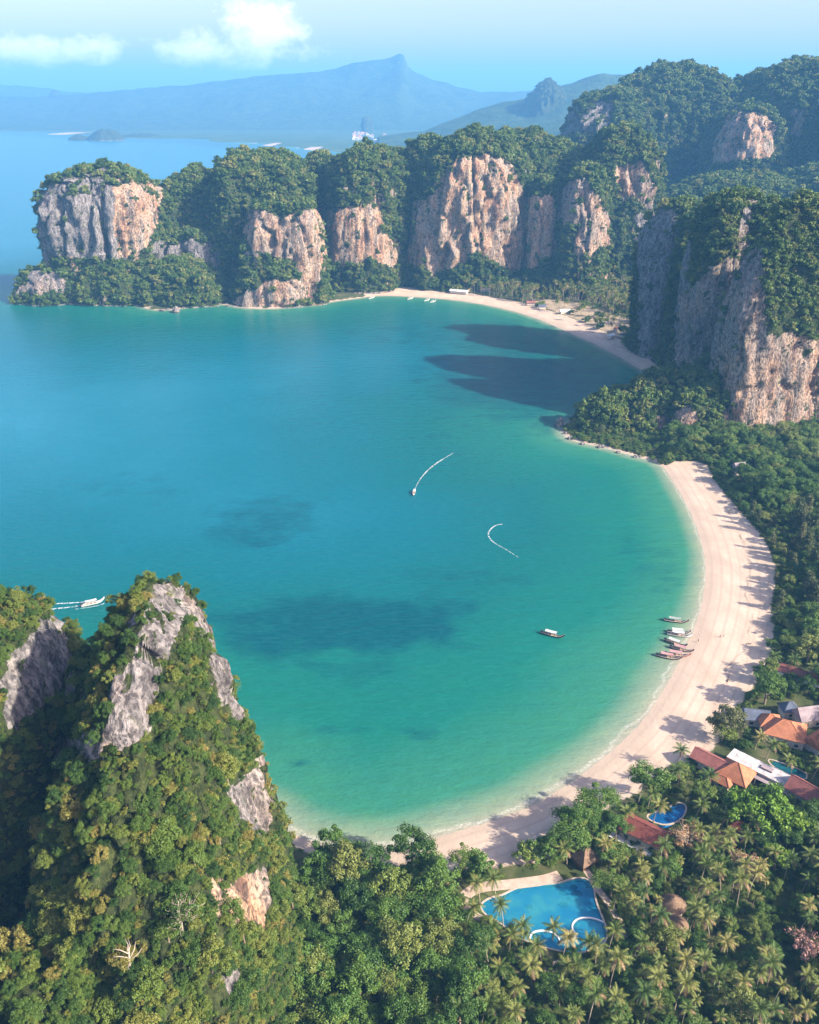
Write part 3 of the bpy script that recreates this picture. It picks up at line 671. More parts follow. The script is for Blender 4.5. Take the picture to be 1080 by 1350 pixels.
def gn_scatter(name, pts, scales, rots, sources, mat_attr=None):
    """one stuff object: point mesh + geometry nodes that put a whole plant on every point"""
    n = len(pts); me = bpy.data.meshes.new(name); me.vertices.add(n); me.vertices.foreach_set('co', np.asarray(pts, np.float32).ravel())
    a = me.attributes.new('scl', 'FLOAT_VECTOR', 'POINT'); a.data.foreach_set('vector', np.asarray(scales, np.float32).ravel())
    a = me.attributes.new('rot', 'FLOAT_VECTOR', 'POINT'); a.data.foreach_set('vector', np.asarray(rots, np.float32).ravel())
    rng = np.random.default_rng(n); a = me.attributes.new('idx', 'INT', 'POINT'); a.data.foreach_set('value', rng.integers(0, len(sources), n).astype(np.int32))
    o = bpy.data.objects.new(name, me); COL.objects.link(o)
    g = bpy.data.node_groups.new(name + '_scatter', 'GeometryNodeTree')
    g.interface.new_socket('Geometry', in_out='INPUT', socket_type='NodeSocketGeometry'); g.interface.new_socket('Geometry', in_out='OUTPUT', socket_type='NodeSocketGeometry')
    N = g.nodes; gi = N.new('NodeGroupInput'); go = N.new('NodeGroupOutput'); ip = N.new('GeometryNodeInstanceOnPoints'); jn = N.new('GeometryNodeJoinGeometry')
    for so in sources:
        oi = N.new('GeometryNodeObjectInfo'); oi.inputs['Object'].default_value = so; oi.inputs['As Instance'].default_value = True; g.links.new(oi.outputs['Geometry'], jn.inputs[0])
    def na(nm, dt):
        q = N.new('GeometryNodeInputNamedAttribute'); q.data_type = dt; q.inputs[0].default_value = nm; return q.outputs['Attribute']
    g.links.new(gi.outputs[0], ip.inputs['Points']); g.links.new(jn.outputs[0], ip.inputs['Instance']); ip.inputs['Pick Instance'].default_value = True
    g.links.new(na('idx', 'INT'), ip.inputs['Instance Index']); g.links.new(na('scl', 'FLOAT_VECTOR'), ip.inputs['Scale'])
    er = N.new('FunctionNodeEulerToRotation'); g.links.new(na('rot', 'FLOAT_VECTOR'), er.inputs[0]); g.links.new(er.outputs[0], ip.inputs['Rotation'])
    g.links.new(ip.outputs[0], go.inputs[0])
    md = o.modifiers.new('scatter', 'NODES'); md.node_group = g
    return tag(o, kind='stuff')
def proto(me, name='plant_source'): return bpy.data.objects.new(name, me)      # never linked to the scene: only a source for the scatter
def joined(meshes):
    bm = bmesh.new(); mats = []
    for m in meshes:
        k = len(mats); mats += list(m.materials); n0 = len(bm.faces); bm.from_mesh(m); bm.faces.ensure_lookup_table()
        for f in bm.faces[n0:]: f.material_index += k
    me = bpy.data.meshes.new('plant'); bm.to_mesh(me); bm.free()
    for m in mats: me.materials.append(m)
    return me
S_FAR = [proto(m) for m in FCROWNS]; S_HILL = [proto(m) for m in HCROWNS]; S_TREE = [proto(m) for m in CROWNS]
S_PALM = [proto(joined([PALMS[k][0], PALMS[k][1]])) for k in range(5)]

# ---- plants on the hills
def sample_hill(h, spacing, rng, smin, smax):
    V, F, rock, N = h['V'], h['F'], h['rock'], h['N']
    a = V[F]; c = a.mean(1); ar = .5 * np.linalg.norm(np.cross(a[:, 2] - a[:, 0], a[:, 3] - a[:, 1]), axis=1)
    rk = rock[F].mean(1); nn = N[F].mean(1); fr = h['front'][F].mean(1) > .3
    w = ar * np.where(rk < .45, 1.0, np.where(rk < .8, .10, .006)) * np.where(fr, 1.0, .55) * np.where(c[:, 2] < 1.5, 0, 1)
    n = int(w.sum() / spacing ** 2)
    if n == 0: return None
    i = rng.choice(len(w), n, p=w / w.sum()); uv = rng.random((n, 2))[:, :, None]
    q = a[i]; p = (q[:, 0] * (1 - uv[:, 0]) + q[:, 1] * uv[:, 0]) * (1 - uv[:, 1]) + (q[:, 3] * (1 - uv[:, 0]) + q[:, 2] * uv[:, 0]) * uv[:, 1]
    s = smin + (smax - smin) * rng.random(n) ** 2.2
    steep = 1 - np.clip(nn[i, 2], 0, 1)
    s *= np.where(rk[i] > .45, .5, 1.0) * (1 - .35 * steep)
    p = p + nn[i] * s[:, None] * .3                    # s = crown radius in metres
    return p, s, nn[i]
rng = np.random.default_rng(5)
far_p, far_s, near_pts = [], [], []
for h in HILLS:
    if h['name'] in ('distant_karst', 'distant_islet'): continue
    d = math.hypot(*h['c'])
    if h['name'] == 'foreground_limestone_tower': continue
    sp, a, b = (3.6, 1.6, 6.2) if d < 1000 else ((4.4, 2.0, 7.6) if d < 1600 else (7.0, 3.5, 10.0))
    r = sample_hill(h, sp, rng, a, b)
    if r is None: continue
    far_p.append(r[0]); far_s.append(r[1])
fp = np.vstack(far_p); fs = np.concatenate(far_s)
fp[:, 2] -= fs * .55
k = fs / 5.0
sc = np.stack([k, k, k * (.8 + .5 * rng.random(len(k)))], -1); ro = np.stack([rng.normal(size=len(k)) * .12, rng.normal(size=len(k)) * .12, rng.random(len(k)) * 6.28], -1)
gn_scatter('hill_forest', fp, sc, ro, S_FAR)
print('hill forest', len(fp))

tower_trees = []                                       # (x, y, z, scale)
bush_p, bush_s = [], []
for h in HILLS:
    if h['name'] != 'foreground_limestone_tower': continue
    r = sample_hill(h, 2.0, rng, .6, 2.6); bush_p.append(r[0]); bush_s.append(r[1])
    r = sample_hill(h, 6.0, rng, 2.2, 5.2)
    for p_, s_, n_ in zip(*r):
        if n_[2] > .12 and not (p_[2] > 88 and rng.random() < .8): tower_trees.append((*p_, s_ / 5.0 * (.55 if p_[2] > 88 else 1.0)))
bp = np.vstack(bush_p); bs = np.concatenate(bush_s); bp[:, 2] -= bs * .8; k = bs / 5.0
gn_scatter('tower_shrubs', bp, np.stack([k, k, k * (.8 + .6 * rng.random(len(k)))], -1), np.stack([rng.normal(size=len(k)) * .2, rng.normal(size=len(k)) * .2, rng.random(len(k)) * 6.28], -1), S_HILL)
print('shrubs', len(bp), 'tower trees', len(tower_trees))

# ---- lowland forest
KEEP_OUT = []                                           # polygons in metres where nothing grows (roofs, pools, paths)
def keep(px, z=GZ, grow=0): KEEP_OUT.append(PL(px, z))
for pl in (POOL, POOL2, POOL3): KEEP_OUT.append([tuple(q) for q in pl])
keep([(612, 1168), (640, 1160), (690, 1155), (740, 1140), (760, 1138), (790, 1150), (800, 1190), (818, 1240), (800, 1255), (740, 1262), (690, 1250), (640, 1215), (612, 1190)])
keep([(974, 936), (1002, 922), (1085, 918), (1085, 988), (1020, 990), (990, 965)], 4)      # orange roofs
keep([(905, 995), (930, 982), (1000, 985), (1070, 1020), (1082, 1028), (1082, 1062), (1045, 1050), (985, 1036), (940, 1022)], 4)
keep([(806, 1088), (845, 1070), (884, 1090), (878, 1112), (858, 1120)], 4)
keep([(1005, 868), (1085, 880), (1085, 905), (1010, 884)], 4)
keep([(947, 1078), (1003, 1078), (1003, 1112), (947, 1112)], 4); keep([(760, 1112), (786, 1112), (786, 1142), (760, 1142)], 4)
TALL = [PL(q, GZ) for q in ([(968, 930), (1100, 915), (1110, 1085), (985, 1085), (900, 1050), (900, 985), (960, 985), (975, 975)], [(800, 1085), (850, 1055), (915, 1050), (925, 1080), (905, 1135), (830, 1140)], [(640, 1085), (715, 1085), (722, 1112), (790, 1160), (800, 1240), (830, 1290), (760, 1310), (660, 1290), (600, 1215), (640, 1165)], [(1000, 862), (1100, 870), (1100, 925), (1010, 905)], [(865, 1180), (910, 1180), (912, 1250), (865, 1250)])]
keep([(874, 1178), (902, 1178), (902, 1226), (874, 1226)], 4)
def blocked(x, y):
    m = np.zeros(np.shape(x), bool)
    for pl in KEEP_OUT: m |= in_poly(x, y, pl)
    return m
def poisson(x0, x1, y0, y1, sp, rng, ok):
    nx, ny = int((x1 - x0) / sp), int((y1 - y0) / sp)
    X, Y = np.meshgrid(np.arange(nx), np.arange(ny)); X = x0 + (X + .5 * (Y % 2) + .42 * (rng.random(X.shape) * 2 - 1)) * sp; Y = y0 + (Y + .42 * (rng.random(Y.shape) * 2 - 1)) * sp
    x, y = X.ravel(), Y.ravel(); m = ok(x, y); return x[m], y[m]
def onland(x, y, lo=2.0):
    return (shore_sd(x, y) > lo) & ~in_poly(x, y, BEACH) & ~in_poly(x, y, FBEACH) & ~blocked(x, y)
def pxy(x, y, z=4.0):
    a, b, c = proj(np.stack([x, y, np.full_like(x, z)], -1)); return a, b
PALM_ZONE = [(600, 1190), (650, 1225), (700, 1262), (800, 1262), (825, 1200), (790, 1130), (840, 1110), (900, 1085), (960, 1095), (1040, 1130), (1110, 1110), (1130, 1450), (560, 1450), (640, 1300)]
def zone(x, y):
    a, b = pxy(x, y); return in_poly(a, b, PALM_ZONE)
def infg(x, y):                                           # under the foreground towers
    return (np.hypot((x + 66) / 32, (y - 190) / 60) < 1) | (x < -35) & (y < 262)
px_, py_ = poisson(-40, 230, 95, 330, 5.9, rng, lambda x, y: onland(x, y) & zone(x, y))
palms = [(a, b, float(ground_z(np.array([a]), np.array([b]))[0]), rng.uniform(.52, 1.08)) for a, b in zip(px_, py_)]
pcl = lambda q: float(fbm(np.array([[q[0] / 22, q[1] / 22, 0.5]]), 401, 2)[0])
palms = [q for q in palms if rng.random() < .92 and pcl(q) > -.28 and not any(in_poly(np.array([q[0]]), np.array([q[1]]), tp)[0] for tp in TALL[:2])]
bx_, by_ = poisson(-60, 260, 90, 330, 8.0, rng, lambda x, y: onland(x, y) & ~infg(x, y) & (pxy(x, y)[0] < 1250))
broad = []
for a, b in zip(bx_, by_):
    inz = zone(np.array([a]), np.array([b]))[0]
    if inz and rng.random() > (.42 if fbm(np.array([[a / 22, b / 22, 0.5]]), 401, 2)[0] > -.2 else .95): continue
    if any(in_poly(np.array([a]), np.array([b]), tp)[0] for tp in TALL): continue
    broad.append((a, b, float(ground_z(np.array([a]), np.array([b]))[0]), rng.uniform(.4, .85) if inz else rng.uniform(.75, 1.35), 'resort' if inz else 'jungle'))
cx_, cy_ = poisson(60, 420, 330, 760, 8.6, rng, lambda x, y: onland(x, y) & (pxy(x, y)[0] < 1180) & (pxy(x, y)[0] > 880))
for a, b in zip(cx_, cy_):
    d = float(seg_dist(np.array([a]), np.array([b]), near_edge, False)[0])
    broad.append((a, b, float(ground_z(np.array([a]), np.array([b]))[0]), rng.uniform(.45, .8) if d < 16 else rng.uniform(.7, 1.25), 'casuarina' if (d < 34 and 400 < b < 520 and rng.random() < .6) else 'belt'))
# palms picked out in the photograph (pixel of the crown), round the pool and along the beach
PICK = [(665, 1195, 'pool'), (693, 1212, 'pool'), (716, 1245, 'pool'), (731, 1213, 'pool'), (776, 1232, 'pool'), (672, 1236, 'pool'), (806, 1228, 'pool'), (617, 1190, 'pool'), (634, 1165, 'pool'), (655, 1160, 'pool'), (640, 1245, 'pool'), (665, 1270, 'pool'), (740, 1268, 'pool'), (700, 1255, 'pool'), (760, 1262, 'pool'), (788, 1250, 'pool'), (650, 1212, 'pool'),
        (812, 1172, 'pool'), (830, 1165, 'pool'), (580, 1145, 'beach'), (525, 1165, 'beach'), (560, 1160, 'beach'), (898, 993, 'beach'), (886, 1010, 'beach'), (845, 1035, 'beach'), (858, 1040, 'beach'), (865, 1060, 'beach'), (820, 1065, 'beach'), (755, 1080, 'beach'), (750, 1115, 'beach'), (795, 1118, 'beach'),
        (1017, 862, 'roofs'), (1040, 870, 'roofs'), (1065, 880, 'roofs'), (1000, 965, 'roofs'), (1015, 978, 'roofs'), (930, 1025, 'roofs'), (920, 1060, 'roofs'), (955, 1070, 'roofs'), (1075, 1010, 'roofs'), (1048, 1003, 'roofs'), (1060, 1125, 'roofs'), (985, 1105, 'roofs')]
EXTRA = []
for a, b, z_ in PICK:
    q = P(a, b, GZ + 9.5 * .95); EXTRA.append((q[0], q[1], max(.3, float(ground_z(np.array([q[0]]), np.array([q[1]]))[0])), .95, z_))
ex = np.array([e[:2] for e in EXTRA])
palms = [q for q in palms if np.hypot(ex[:, 0] - q[0], ex[:, 1] - q[1]).min() > 4.0]
def copy_palm(loc, s, rz, label, group, k, fronds=False):
    e = empty('coconut_palm', loc, rz, label, 'palm tree', group, s)
    obj_from('trunk', PALMS[k][0], e)
    if fronds:
        c = obj_from('crown', NUTS, e, PALMS[k][3])
        for m in PALM_FROND_MESHES[k]:
            o = obj_from('frond', m, c); o.location = -PALMS[k][3]
    else: obj_from('crown', PALMS[k][1], e)
    return e
LAB_P = {'pool': ('tall coconut palm standing beside the large blue freeform pool', 'palms round the large pool'),
         'beach': ('coconut palm at the planted edge of the pale sand beach', 'palms along the beach edge'),
         'roofs': ('coconut palm standing between the tiled resort roofs', 'palms among the resort roofs'),
         'grove': ('coconut palm in the dense grove inland of the large pool', 'palms in the inland grove')}
rr = random.Random(3)
for x, y, z, s, zn in EXTRA:
    copy_palm((x, y, z), s, rr.uniform(0, 6.28), LAB_P[zn][0], LAB_P[zn][1], 0 if zn == 'pool' else rr.randrange(2), zn == 'pool')
def inframe(x, y, z, m=30):
    a, b, c = proj(np.array([x, y, z + 8.0])); return -m < a < 1080 + m and -m < b < 1350 + m
palms.sort(key=lambda q: (not inframe(*q[:3]), q[1]))
print('grove palms', len(palms), 'broad', len(broad))
LIMP = 255
MARKS = [((888, 1188), 'the larger round thatched hut'), ((893, 1214), 'the smaller round thatched hut'), ((850, 1100), 'the dark red restaurant roof'), ((906, 1103), 'the restaurant dry tree'), ((983, 1138), 'the pavilion dry tree'),
         ((1062, 1246), 'the pinkish dry tree'), ((1025, 1128), 'the round bright green tree'), ((957, 1103), 'the small red roofed pavilions'), ((800, 1245), 'the pool dividing wall'), ((720, 1262), 'the inland rim of the large pool'), ((640, 1215), 'the jungle end of the large pool'),
         ((820, 1180), 'the paved path behind the pool'), ((1043, 1085), 'the smaller bright green tree')]
MK = [(P(a, b, GZ)[:2], n) for (a, b), n in MARKS]
def near_mark(x, y):
    d = [math.hypot(x - m[0], y - m[1]) for m, n in MK]; k = int(np.argmin(d)); return MK[k][1], d[k]
def palm_label(x, y, s, k):
    nm, d = near_mark(x, y); h = (9, 10.5, 12, 13.5, 11)[k] * s
    return ('short' if h < 8.5 else 'mid height' if h < 10.5 else 'tall' if h < 12.5 else 'very tall') + ' coconut palm ' + ('close to ' if d < 11 else 'a little way from ' if d < 24 else 'deeper in the grove from ') + nm
for x, y, z, s in palms[:LIMP]:
    k = rr.randrange(5); copy_palm((x, y, z), s, rr.uniform(0, 6.28), palm_label(x, y, s, k), LAB_P['grove'][1], k)
rest = palms[LIMP:]
# broadleaf trees: the 300 that show largest are things
cand = [(x, y, z - s * 2.2, s, 'tower') for x, y, z, s in tower_trees if inframe(x, y, z)] + [q for q in broad if inframe(*q[:3])]
others = [(x, y, z - s * 2.2, s, 'tower') for x, y, z, s in tower_trees if not inframe(x, y, z)] + [q for q in broad if not inframe(*q[:3])]
def size_px(q): return -q[3] / math.sqrt(q[0] ** 2 + q[1] ** 2 + (CAM_H - q[2]) ** 2)
cand.sort(key=size_px)
def hill_at(px, py):                                        # where a pixel's ray meets the foreground hills
    best = None
    for h in HILLS:
        if h['name'] != 'foreground_limestone_tower': continue
        a, b, c = proj(h['V']); d = np.hypot(a - px, b - py); ok = d < 6
        if ok.any():
            i = np.where(ok)[0][np.argmin(c[ok])]
            if best is None or c[i] < best[0]: best = (c[i], h['V'][i])
    return best[1] if best else P(px, py, 60)
LAB_T = {'tower': ('broadleaf tree rooted on the steep side of the foreground limestone tower', 'trees on the foreground tower'),
         'jungle': ('broadleaf tree in the dense jungle between foreground tower and pool', 'jungle trees beside the foreground tower'),
         'resort': ('small broadleaf tree growing among the palms of the inland grove', 'trees among the grove palms'),
         'belt': ('broadleaf tree in the green belt behind the long beach', 'trees behind the long beach'),
         'casuarina': ('feathery casuarina tree bordering the middle of the long beach', 'casuarinas along the beach')}
TM = [((243, 1225), 'pale trunked tree'), ((172, 1275), 'bleached dead tree'), ((310, 1185), 'bright orange cliff scar'), ((330, 1050), 'grey ledge on the seaward edge'), ((180, 930), 'tall grey cliff under the summit'), ((215, 790), 'rocky summit'), ((110, 985), 'low grey wall in the shaded gully'), ((50, 880), 'cliff of the neighbouring tower'), ((310, 1292), 'small grey rock knob')]
TMW = [(hill_at(a, b), n) for (a, b), n in TM]
def tree_label(x, y, z, s, zn):
    sz = 'small' if s < .6 else 'middling' if s < .9 else 'large'
    if zn == 'tower':
        d = [np.linalg.norm(np.array([x, y, z]) - m) for m, n in TMW]; k = int(np.argmin(d))
        return sz + ' hillside tree ' + ('right beside the ' if d[k] < 12 else 'on the slope around the ' if d[k] < 30 else 'on the wooded slope beyond the ') + TMW[k][1]
    if zn == 'jungle':
        e = float(seg_dist(np.array([x]), np.array([y]), near_edge, False)[0]); nm, d = near_mark(x, y)
        return sz + ' dense green tree ' + ('at the sand edge of the jungle' if e < 12 else ('near ' + nm if d < 28 else 'under the foot of the foreground tower' if x < 0 else 'inside the jungle between tower and pool'))
    if zn == 'resort':
        nm, d = near_mark(x, y); return sz + ' leafy tree among grove palms ' + ('beside ' if d < 14 else 'some way from ') + nm
    if zn == 'belt': return sz + ' broadleaf tree in the belt behind the long beach, ' + ('by the resort roofs' if y < 400 else 'by the casuarinas' if y < 540 else 'below the great wall')
    return sz + ' feathery casuarina tree bordering the middle of the long beach'
for x, y, z, s, zn in cand[:290]:
    e = empty('casuarina_tree' if zn == 'casuarina' else 'broadleaf_tree', (x, y, z), rr.uniform(0, 6.28), tree_label(x, y, z, s, zn), 'tree', LAB_T[zn][1], s)
    e.scale = (s * rr.uniform(.8, 1.2), s * rr.uniform(.8, 1.2), s * rr.uniform(.8, 1.25))
    if zn == 'tower': k = rr.randrange(4); obj_from('trunk', HTRUNKS[k], e); obj_from('crown', HCROWNS[k], e)
    elif zn == 'casuarina': obj_from('trunk', CASU_T, e); obj_from('crown', CASU[rr.randrange(2)], e)
    else: k = rr.randrange(6); obj_from('trunk', TRUNKS[k], e); obj_from('crown', CROWNS[k], e)
lo = cand[290:] + others
def stuff_trees(name, L, src):
    if not L: return
    A = np.array([q[:3] for q in L]); S = np.array([q[3] for q in L])
    gn_scatter(name, A, np.stack([S, S, S * (.85 + .4 * rng.random(len(S)))], -1), np.stack([rng.normal(size=len(S)) * .05, rng.normal(size=len(S)) * .05, rng.random(len(S)) * 6.28], -1), src)
stuff_trees('tower_forest', [q for q in lo if q[4] == 'tower'], S_HILL)
stuff_trees('beach_forest', [q for q in lo if q[4] in ('belt', 'jungle', 'resort')], S_TREE)
stuff_trees('casuarina_belt', [q for q in lo if q[4] == 'casuarina'], [proto(m) for m in CASU])
# shrub layer under the palms and along the forest edge
ux, uy = poisson(-60, 420, 95, 780, 3.4, rng, lambda x, y: onland(x, y, 1.0) & ~infg(x, y) & (pxy(x, y)[0] > 380) & (pxy(x, y)[0] < 1180))
uz = ground_z(ux, uy); us = .16 + .30 * rng.random(len(ux)) ** 1.5
stuff_trees('undergrowth', [(a, b, c - 4.5 * s, s) for a, b, c, s in zip(ux, uy, uz, us)], S_TREE)
# palm flat behind the far beach
qx, qy = poisson(-90, 420, 930, 1330, 7.2, rng, lambda x, y: onland(x, y, 4.0) & (pxy(x, y)[0] > 480) & (pxy(x, y)[0] < 900))
cl = in_poly(qx, qy, CLEAR); m = ~cl | (rng.random(len(qx)) < .22); qx, qy = qx[m], qy[m]
qz = ground_z(qx, qy); pm = rng.random(len(qx)) < .8
far_palms = [(a, b, c, rng.uniform(.85, 1.4)) for a, b, c, f in zip(qx, qy, qz, pm) if f]
stuff_trees('far_palm_grove', rest + far_palms, S_PALM)
stuff_trees('far_flat_forest', [(a, b, c - 1, rng.uniform(.5, 1.1)) for a, b, c, f in zip(qx, qy, qz, pm) if not f], S_FAR)
lx, ly = poisson(230, 900, 700, 1500, 10.0, rng, lambda x, y: onland(x, y, 4.0) & (pxy(x, y)[0] > 840) & (pxy(x, y)[0] < 1150))
lz = ground_z(lx, ly); stuff_trees('lowland_forest', [(a, b, c - 1, rng.uniform(.8, 1.6)) for a, b, c in zip(lx, ly, lz)], S_FAR)
# ------------------------------------------------------------------ pools, paths
def flat_poly(name, poly, z, mat, parent=None, thick=0.0):
    n = len(poly); v = [(p[0], p[1], z) for p in poly]; f = [tuple(range(n))]
    if thick:
        v += [(p[0], p[1], z - thick) for p in poly]; f += [(i, i + n, (i + 1) % n + n, (i + 1) % n) for i in range(n)]
    return mesh_obj(name, v, f, mat, parent)
def ccw(poly):
    p = np.array(poly)[:, :2]; a = np.sum(p[:, 0] * np.roll(p[:, 1], -1) - np.roll(p[:, 0], -1) * p[:, 1])
    return p if a > 0 else p[::-1]
def offset(poly, d):
    p = ccw(poly); t = np.roll(p, -1, 0) - np.roll(p, 1, 0); t /= np.linalg.norm(t, axis=1, keepdims=True)
    return p + np.stack([t[:, 1], -t[:, 0]], -1) * (d if np.ndim(d) == 0 else np.asarray(d)[:, None])
def ring(name, inner, outer, z0, z1, mat, parent=None):
    n = len(inner); v = []
    for pl, z in ((inner, z1), (outer, z1), (outer, z0), (inner, z0)): v += [(p[0], p[1], z) for p in pl]
    f = []
    for a, b in ((0, 1), (1, 2), (3, 0)):
        for i in range(n): f.append((a * n + i, b * n + i, b * n + (i + 1) % n, a * n + (i + 1) % n))
    return mesh_obj(name, v, f, mat, parent)
def strip(name, pts, width, z0, z1, mat, parent=None, loc=(0, 0, 0)):
    p = smooth_poly(pts, 2, False); t = np.gradient(p, axis=0); t /= np.linalg.norm(t, axis=1, keepdims=True); nn = np.stack([-t[:, 1], t[:, 0]], -1)
    w = width if hasattr(width, '__len__') else [width] * len(p)
    w = np.interp(np.linspace(0, 1, len(p)), np.linspace(0, 1, len(w)), w)[:, None] / 2
    a, b = p + nn * w, p - nn * w; n = len(p); v = []
    for q, z in ((a, z1), (b, z1), (b, z0), (a, z0)): v += [(x - loc[0], y - loc[1], z - loc[2]) for x, y in q]
    f = []
    for s0, s1 in ((0, 1), (1, 2), (2, 3), (3, 0)):
        for i in range(n - 1): f.append((s0 * n + i, s0 * n + i + 1, s1 * n + i + 1, s1 * n + i))
    return mesh_obj(name, v, f, mat, parent)
def water_mat(name, tint, body):
    t = NT(name); p = t.pos()
    nb = t.bump(t.noise(p, .8, 4), .25, .15)
    fr = t.n('ShaderNodeFresnel', {'IOR': 1.33, 'Normal': nb}).outputs[0]
    g = t.n('ShaderNodeBsdfGlossy', {'Roughness': .05, 'Normal': nb}); tr = t.n('ShaderNodeBsdfTransparent', {'Color': (*tint, 1)})
    bc = t.ramp(t.noise(p, .11, 4), [(.35, body[0]), (.5, body[1]), (.66, body[2])])
    df = t.n('ShaderNodeBsdfDiffuse', {'Color': bc}); bm_ = t.n('ShaderNodeMixShader', {0: .5, 1: tr.outputs[0], 2: df.outputs[0]})
    m = t.n('ShaderNodeMixShader', {0: fr, 1: bm_.outputs[0], 2: g.outputs[0]}); t.t.links.new(m.outputs[0], t.out.inputs[0]); return t.m
t = NT('blue_pool_tiles'); p = t.pos()
M_TILE = t.pbr(t.ramp(t.noise(p, .09, 4), [(.35, (.03, .46, .76)), (.5, (.10, .60, .78)), (.65, (.22, .72, .72))]), .4, .4)
M_TILE_DK = simple('dark_blue_pool_tiles', (.005, .03, .10), .4, .4)
M_TILE_TEAL = simple('teal_pool_tiles', (.02, .22, .25), .4, .4, .25, .4); M_TILE_DEEP = simple('deep_blue_pool_tiles', (.015, .20, .58), .4, .4, .2, .3)
M_PWATER = water_mat('turquoise_pool_water', (.84, .95, .98), ((.012, .20, .37), (.02, .25, .38), (.05, .33, .36)))
M_PWATER_B = water_mat('deep_blue_pool_water', (.84, .95, .98), ((.008, .10, .30), (.01, .13, .34), (.015, .16, .36))); M_PWATER_T = water_mat('teal_pool_water', (.84, .95, .98), ((.01, .12, .14), (.012, .14, .16), (.02, .17, .18)))
M_COPE = simple('pale_pool_coping', (.38, .32, .25), .7); M_WHITE = simple('white_render', (.66, .64, .61), .7, .3, .1, .8); M_DECK = simple('tan_paving', (.40, .31, .235), .85, .2, .2, .5)
def pool(name, poly, tile, label, cat='swimming pool', water=None):
    c = np.mean(poly, 0); e = empty(name, (0, 0, 0), 0, label, cat); e.location = (c[0], c[1], GZ - POOL_D)
    off = Vector((-c[0], -c[1], -(GZ - POOL_D)))
    parts = [flat_poly('basin_floor', ccw(poly), GZ - POOL_D, tile), ring('basin_wall', ccw(poly), offset(poly, .35), GZ - POOL_D - .3, GZ - .05, tile),
             ring('coping', offset(poly, -.1), offset(poly, .5), GZ - .25, GZ + .14, M_COPE), flat_poly('water_surface', offset(poly, .05), GZ - .18, water or M_PWATER)]
    for o in parts: o.parent = e; o.location = off
    return e, off
pe, off = pool('freeform_pool', POOL, M_TILE, 'large blue freeform pool with curving white wall and dark discs')
Z4 = lambda x, y: (590 + x / 4.32, 1080 + y / 4.32)
wall_pts = PL([Z4(*q) for q in [(892, 588), (860, 572), (800, 558), (745, 565), (712, 592), (712, 630), (735, 655), (720, 682), (680, 695), (645, 702), (632, 672), (600, 645), (545, 632), (490, 640), (468, 668), (478, 705), (500, 722)]], GZ)
w = strip('dividing_wall', wall_pts, .5, GZ - POOL_D, GZ + .12, M_WHITE, pe); w.location = off
for x, y, r in [(660, 420, 1.3), (735, 425, 1.6), (690, 455, .7), (660, 488, 1.4), (720, 388, 1.1), (462, 498, 1.1)]:
    c = P(*Z4(x, y), GZ - POOL_D); pts = [(c[0] + r * math.cos(a) * 1.2, c[1] + r * math.sin(a)) for a in np.linspace(0, 6.283, 18, endpoint=False)]
    o = flat_poly('dark_disc', pts, GZ - POOL_D + .05, M_TILE_DK, pe, .04); o.location = off
pool('lagoon_pool', POOL2, M_TILE_DEEP, 'small deep blue pool beside the dark red roof', water=M_PWATER_B)
pool('lap_pool', POOL3, M_TILE_TEAL, 'narrow teal pool beside the long pale flat roof', water=M_PWATER_T)
# paved paths round the large pool
def path(name, px, w, z=GZ + .05): return tag(strip(name, PL(px, GZ), w, z - .25, z, M_DECK), kind='structure')
path('paved_path', [Z4(*q) for q in [(60, 500), (110, 420), (190, 385), (320, 375), (430, 362), (560, 345), (640, 318)]], 4.2)
path('paved_path', [Z4(*q) for q in [(730, 225), (800, 300), (840, 380), (900, 450), (960, 540), (1005, 640), (1010, 720)]], 2.4, GZ + .054)
path('paved_path', [Z4(*q) for q in [(240, 740), (330, 770), (420, 800), (520, 830), (600, 850), (700, 800)]], 3.6, GZ + .058)
path('paved_path', [Z4(*q) for q in [(95, 470), (110, 510), (180, 560), (260, 610)]], 2.6, GZ + .062)

# ------------------------------------------------------------------ houses
def tile_mat(name, c, var=.22):
    t = NT(name); p = t.pos()
    w_ = t.n('ShaderNodeTexWave', {'Vector': p, 'Scale': 2.2, 'Distortion': .6}, bands_direction='DIAGONAL').outputs['Fac']
    n = t.noise(p, .35, 6, .65); n2 = t.noise(p, 1.6, 4)
    col = t.mix(t.mapr(n, .3, .7), [x * (1 - var * 1.3) for x in c], [min(1, x * (1 + var)) for x in c])
    col = t.mix(t.mapr(w_, .7, 1, 0, .25), col, [x * .55 for x in c]); col = t.mix(t.mapr(n2, .58, .75, 0, .5), col, [x * .5 + .02 for x in c])
    return t.pbr(col, .85, .15, t.bump(w_, .4, .2))
M_TERRA = tile_mat('terracotta_tiles', (.40, .165, .085)); M_REDROOF = tile_mat('weathered_red_tiles', (.27, .105, .085)); M_DKRED = tile_mat('dark_red_tiles', (.19, .06, .045))
M_SLATE = tile_mat('blue_grey_tiles', (.10, .12, .16)); M_MAUVE = tile_mat('mauve_grey_tiles', (.30, .245, .25)); M_FLATROOF = simple('weathered_concrete_sheet', (.40, .38, .36), .85, .2, .35, .45)
M_THATCH = simple('brown_thatch', (.17, .115, .075), .95, .05, .3, 1.5); M_WALL = simple('cream_wall', (.50, .44, .36), .8); M_GLASSD = simple('dark_window_glass', (.03, .04, .05), .1, .5)
M_WOODD = simple('dark_timber', (.12, .07, .04), .7)
